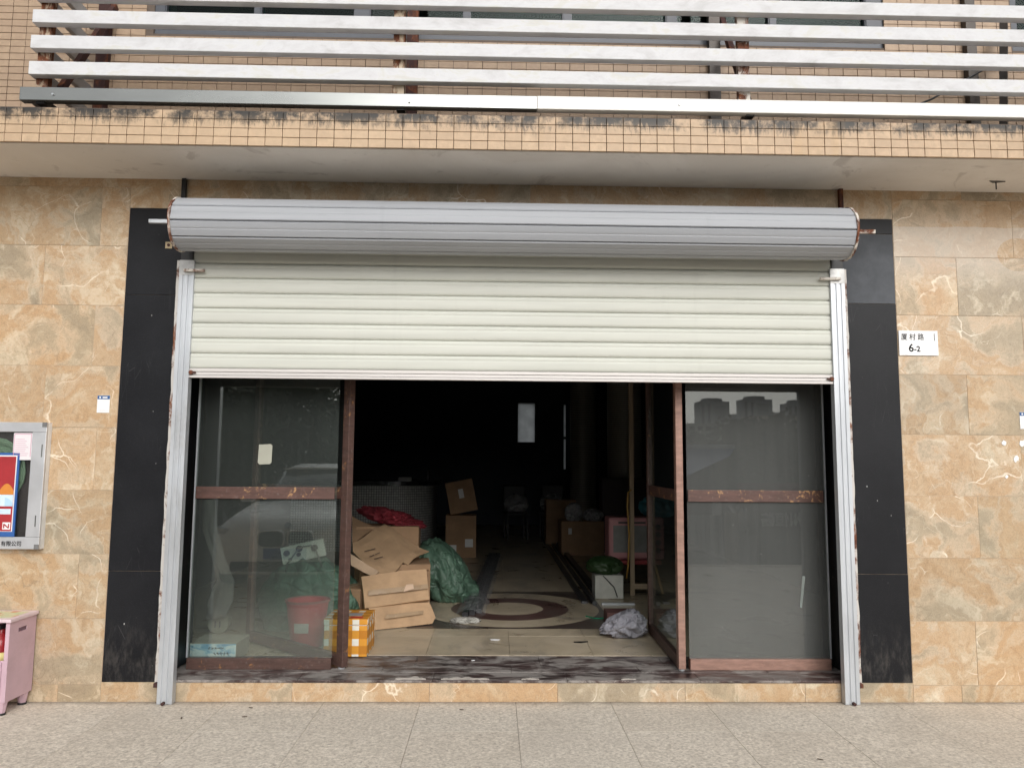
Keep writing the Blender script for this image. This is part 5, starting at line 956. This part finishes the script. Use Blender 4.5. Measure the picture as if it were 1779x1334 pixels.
# sign wall, sheet fence and kerb side
a, b = MR(1318, 872, 17.5), MR(1470, 960, 17.5); gy = a.y
sw = MB().box(a.x, b.x + 3, gy - 0.3, gy, -2.0, 0.75).obj('roadside_wall', plain('dark_green_grey_wall', (0.09, 0.095, 0.085), 0.85), label='dark roadside wall carrying pale lettering, mirrored in the right glass', cat='wall')
lt = MR(1420, 912, 17.5); text('lettering', '贵州恒酱', plain('pale_sign_paint', (0.62, 0.63, 0.60), 0.7), sw, (lt.x, gy + 0.02, lt.z), 0.42, rot=(math.pi / 2, 0, math.pi), bold=0.012)
MB().box(a.x - 0.5, b.x + 3, gy - 0.4, gy + 0.05, 0.751, 0.95).obj('coping', plain('faded_red_coping', (0.22, 0.10, 0.09), 0.8), sw)
sf = thing('sheet_fence', (MR(1225, 930, 18).x, 2 * GY - 18, -2.0), 'pale corrugated sheet fence mirrored low in the right glass', 'fence'); fa, fb_ = MR(1150, 880, 18), MR(1255, 930, 18); n_ = 14
pm = MB().box(-0.5 * (fb_.x - fa.x) / n_ * 0.94, 0.5 * (fb_.x - fa.x) / n_ * 0.94, -0.02, 0.02, -1.0, 1.0).mesh('sheet')
for k in range(n_): put('sheet', pm, plain('pale_sheet_metal', (0.42, 0.43, 0.43), 0.6) if k == 0 else bpy.data.materials['pale_sheet_metal'], sf, loc=(fa.x + (fb_.x - fa.x) * (k + 0.5) / n_, fa.y, -1.02))
for k in range(2): MB().box(fa.x, fb_.x, fa.y - 0.05, fa.y - 0.021, -1.7 + 1.2 * k, -1.64 + 1.2 * k).obj('rail', CONC, sf)
ob = thing('slatted_gate', (MR(1270, 930, 18).x, 2 * GY - 18, -2.0), 'brown slatted gate mirrored beside the pale sheet fence', 'gate'); ga, gb_ = MR(1258, 880, 18), MR(1283, 930, 18)
for k in range(7): x = ga.x + (gb_.x - ga.x) * (k + 0.5) / 7; MB().box(x - 0.024, x + 0.024, ga.y - 0.03, ga.y, -1.95, 0.05).obj('slat', BAT, ob)
MB().box(ga.x, gb_.x, ga.y - 0.06, ga.y - 0.031, -0.3, -0.2).box(ga.x, gb_.x, ga.y - 0.06, ga.y - 0.031, -1.7, -1.6).obj('rail', BAT, ob)
# trees behind the shed
LEAF = plain('tree_leaf', (0.055, 0.085, 0.035), 0.6, var=0.4, scale=0.8, bump=0); BARK = plain('tree_bark', (0.09, 0.07, 0.05), 0.9)
def crown_mesh(seed, n=5200):
    rnd = random.Random(seed); me = bpy.data.meshes.new('crown'); V = []; F = []
    cl = [(Vector((rnd.gauss(0, 0.42), rnd.gauss(0, 0.42), rnd.uniform(-0.6, 0.75))), rnd.uniform(0.22, 0.42)) for _ in range(26)]
    for _ in range(n):
        c, r = rnd.choice(cl); d = Vector((rnd.gauss(0, 1), rnd.gauss(0, 1), rnd.gauss(0, 1))).normalized(); p = c + d * r * rnd.uniform(0.6, 1.05); s = rnd.uniform(0.02, 0.045)
        a = Vector((rnd.gauss(0, 1), rnd.gauss(0, 1), rnd.gauss(0, 1))).normalized(); s *= 1.3; b = a.orthogonal().normalized(); i = len(V)
        V += [p + a * s, p + b * s * 0.6, p - a * s, p - b * s * 0.6]; F.append((i, i + 1, i + 2, i + 3))
    me.from_pydata(V, [], F); return me
cm = [crown_mesh(1), crown_mesh(2)]
for i, (u, v, yv, rr, lab) in enumerate(((1298, 735, 42, 3.6, 'dark bushy tree mirrored below the middle tower'), (1335, 772, 36, 3.2, 'leafy tree mirrored behind the lettered wall, left one'), (1385, 778, 34, 3.4, 'leafy tree mirrored behind the lettered wall, right one'), (1215, 762, 50, 3.6, 'tree mirrored above the blue shed roof'), (1255, 765, 47, 3.0, 'smaller tree mirrored above the right end of the shed roof'), (1430, 765, 36, 3.8, 'tree mirrored at the right edge of the right glass'), (540, 655, 30, 5.2, 'tall dark tree mirrored in the left glass beside the open door'), (470, 640, 34, 6.0, 'tall dark tree mirrored in the middle of the left glass'), (390, 655, 31, 5.4, 'tall dark tree mirrored at the left edge of the left glass'))):
    p = MR(u, v, yv); t = thing('tree', (p.x, p.y, -2.05), lab, 'tree', 'trees across the street'); zc = p.z - rr * 0.75
    o = bpy.data.objects.new('crown', cm[i % 2]); COL.objects.link(o); o.parent = t; o.location = (0, 0, zc + 2.05); o.scale = (rr, rr, rr * 0.95); o.rotation_euler.z = i * 1.3
    if not o.data.materials: o.data.materials.append(LEAF)
    MB().tube([(p.x, p.y, -2.1), (p.x + 0.1, p.y, zc * 0.5 - 1), (p.x - 0.1, p.y, zc), (p.x + 0.2, p.y, zc + rr * 0.4)], [0.2, 0.16, 0.12, 0.05]).tube([(p.x, p.y, zc - 0.6), (p.x + rr * 0.4, p.y, zc + rr * 0.3)], [0.09, 0.03]).obj('trunk', BARK, t)
# hedge bank far side
# pale parked car left of the camera, mirrored in the left glass
cx, cy = -2.47, -3.34     # middle of the nose
car = thing('parked_car', (cx, cy - 2.2, 0), 'white parked car with twin oval grille, mirrored in the left glass panel', 'car')
PAINT = plain('white_car_paint', (0.80, 0.80, 0.80), 0.25, var=0.02, bump=0); DGL = plain('dark_car_glass', (0.02, 0.022, 0.025), 0.08, bump=0); CHROME = plain('chrome', (0.7, 0.7, 0.7), 0.12, 1.0, bump=0); BLK = plain('black_trim', (0.015, 0.015, 0.016), 0.4)
def loft(secs, name, mat, par):
    m = MB(); R_ = []
    for y, prof in secs: R_.append([m.bm.verts.new((cx + x, cy - y, z)) for x, z in prof])
    n = len(R_[0])
    for A, B in zip(R_, R_[1:]):
        for k in range(n): m.bm.faces.new((A[k], A[(k + 1) % n], B[(k + 1) % n], B[k]))
    m.bm.faces.new(R_[0]); m.bm.faces.new(list(reversed(R_[-1])))
    return m.obj(name, mat, par, smooth=True, angle=35)
def sec(hw, zl, zs, zt, crown=0.02):
    half = [(hw * 0.92, zl), (hw, zl + 0.12), (hw, zs - 0.10), (hw * 0.96, zs), (hw * 0.80, zt), (hw * 0.45, zt + crown)]
    return half + [(-x, z) for x, z in reversed(half)]
loft([(0.0, sec(0.70, 0.28, 0.60, 0.70)), (0.06, sec(0.80, 0.22, 0.64, 0.76)), (0.25, sec(0.89, 0.20, 0.72, 0.83)), (0.7, sec(0.92, 0.20, 0.80, 0.90)), (1.25, sec(0.93, 0.20, 0.88, 0.97)), (2.4, sec(0.93, 0.20, 0.92, 0.98)), (3.8, sec(0.92, 0.20, 0.94, 1.0)), (4.4, sec(0.86, 0.24, 0.92, 1.0)), (4.62, sec(0.78, 0.32, 0.86, 0.94))], 'body', PAINT, car)
def sec2(hb, ht, zb, zt):
    half = [(hb, zb), (hb * 0.97, zb + (zt - zb) * 0.35), (ht, zt - 0.06), (ht * 0.8, zt)]
    return half + [(-x, z) for x, z in reversed(half)]
cabn = loft([(1.25, sec2(0.74, 0.72, 0.95, 0.99)), (1.95, sec2(0.80, 0.60, 0.97, 1.40)), (2.6, sec2(0.82, 0.60, 0.98, 1.45)), (3.3, sec2(0.80, 0.58, 0.98, 1.40)), (4.1, sec2(0.70, 0.60, 0.99, 1.04))], 'cabin', DGL, car)
loft([(1.93, [(0.60, 1.385), (0.50, 1.41), (-0.50, 1.41), (-0.60, 1.385)]), (2.6, [(0.62, 1.42), (0.5, 1.462), (-0.5, 1.462), (-0.62, 1.42)]), (3.4, [(0.60, 1.38), (0.48, 1.405), (-0.48, 1.405), (-0.60, 1.38)])], 'roof', PAINT, car)
for s in (-1, 1):
    el = [(cx + s * 0.165 + 0.145 * math.copysign(abs(math.cos(a)) ** 0.5, math.cos(a)), 0.62 + 0.095 * math.copysign(abs(math.sin(a)) ** 0.6, math.sin(a))) for a in [2 * math.pi * k / 32 for k in range(32)]]
    gr = MB().prism(el, 'y', cy + 0.03, cy - 0.05).obj('grille', BLK, car); pts = [(x, cy + 0.035, z) for x, z in el]; MB().tube(pts + [pts[0]], 0.011).obj('grille_ring', CHROME, gr, smooth=True)
    MB().prism([(cx + s * 0.42, 0.60), (cx + s * 0.82, 0.68), (cx + s * 0.86, 0.74), (cx + s * 0.46, 0.70)], 'y', cy - 0.05, cy - 0.30).obj('headlight', plain('headlight_glass', (0.45, 0.46, 0.48), 0.1, bump=0), car)
    for y in (0.85, 3.65):
        w = MB().cyl((cx + s * 0.74, cy - y, 0.325), (cx + s * 0.945, cy - y, 0.325), 0.325, seg=28).obj('wheel', BLK, car); MB().cyl((cx + s * 0.946, cy - y, 0.325), (cx + s * 0.955, cy - y, 0.325), 0.22, seg=20).obj('rim', CHROME, w)
    MB().box(cx + s * 0.98 - 0.09, cx + s * 0.98 + 0.09, cy - 1.75, cy - 1.6, 0.95, 1.07, 0.03).obj('mirror', PAINT, car)
MB().box(cx - 0.24, cx + 0.24, cy + 0.045, cy + 0.06, 0.40, 0.52, 0.003).obj('number_plate', plain('blue_plate', (0.02, 0.05, 0.28), 0.4), car); MB().box(cx - 0.62, cx + 0.62, cy + 0.0, cy + 0.04, 0.26, 0.37, 0.02).obj('lower_intake', BLK, car); MB().cyl((cx, cy - 0.04, 0.765), (cx, cy - 0.03, 0.775), 0.04, seg=20).obj('badge', CHROME, car)
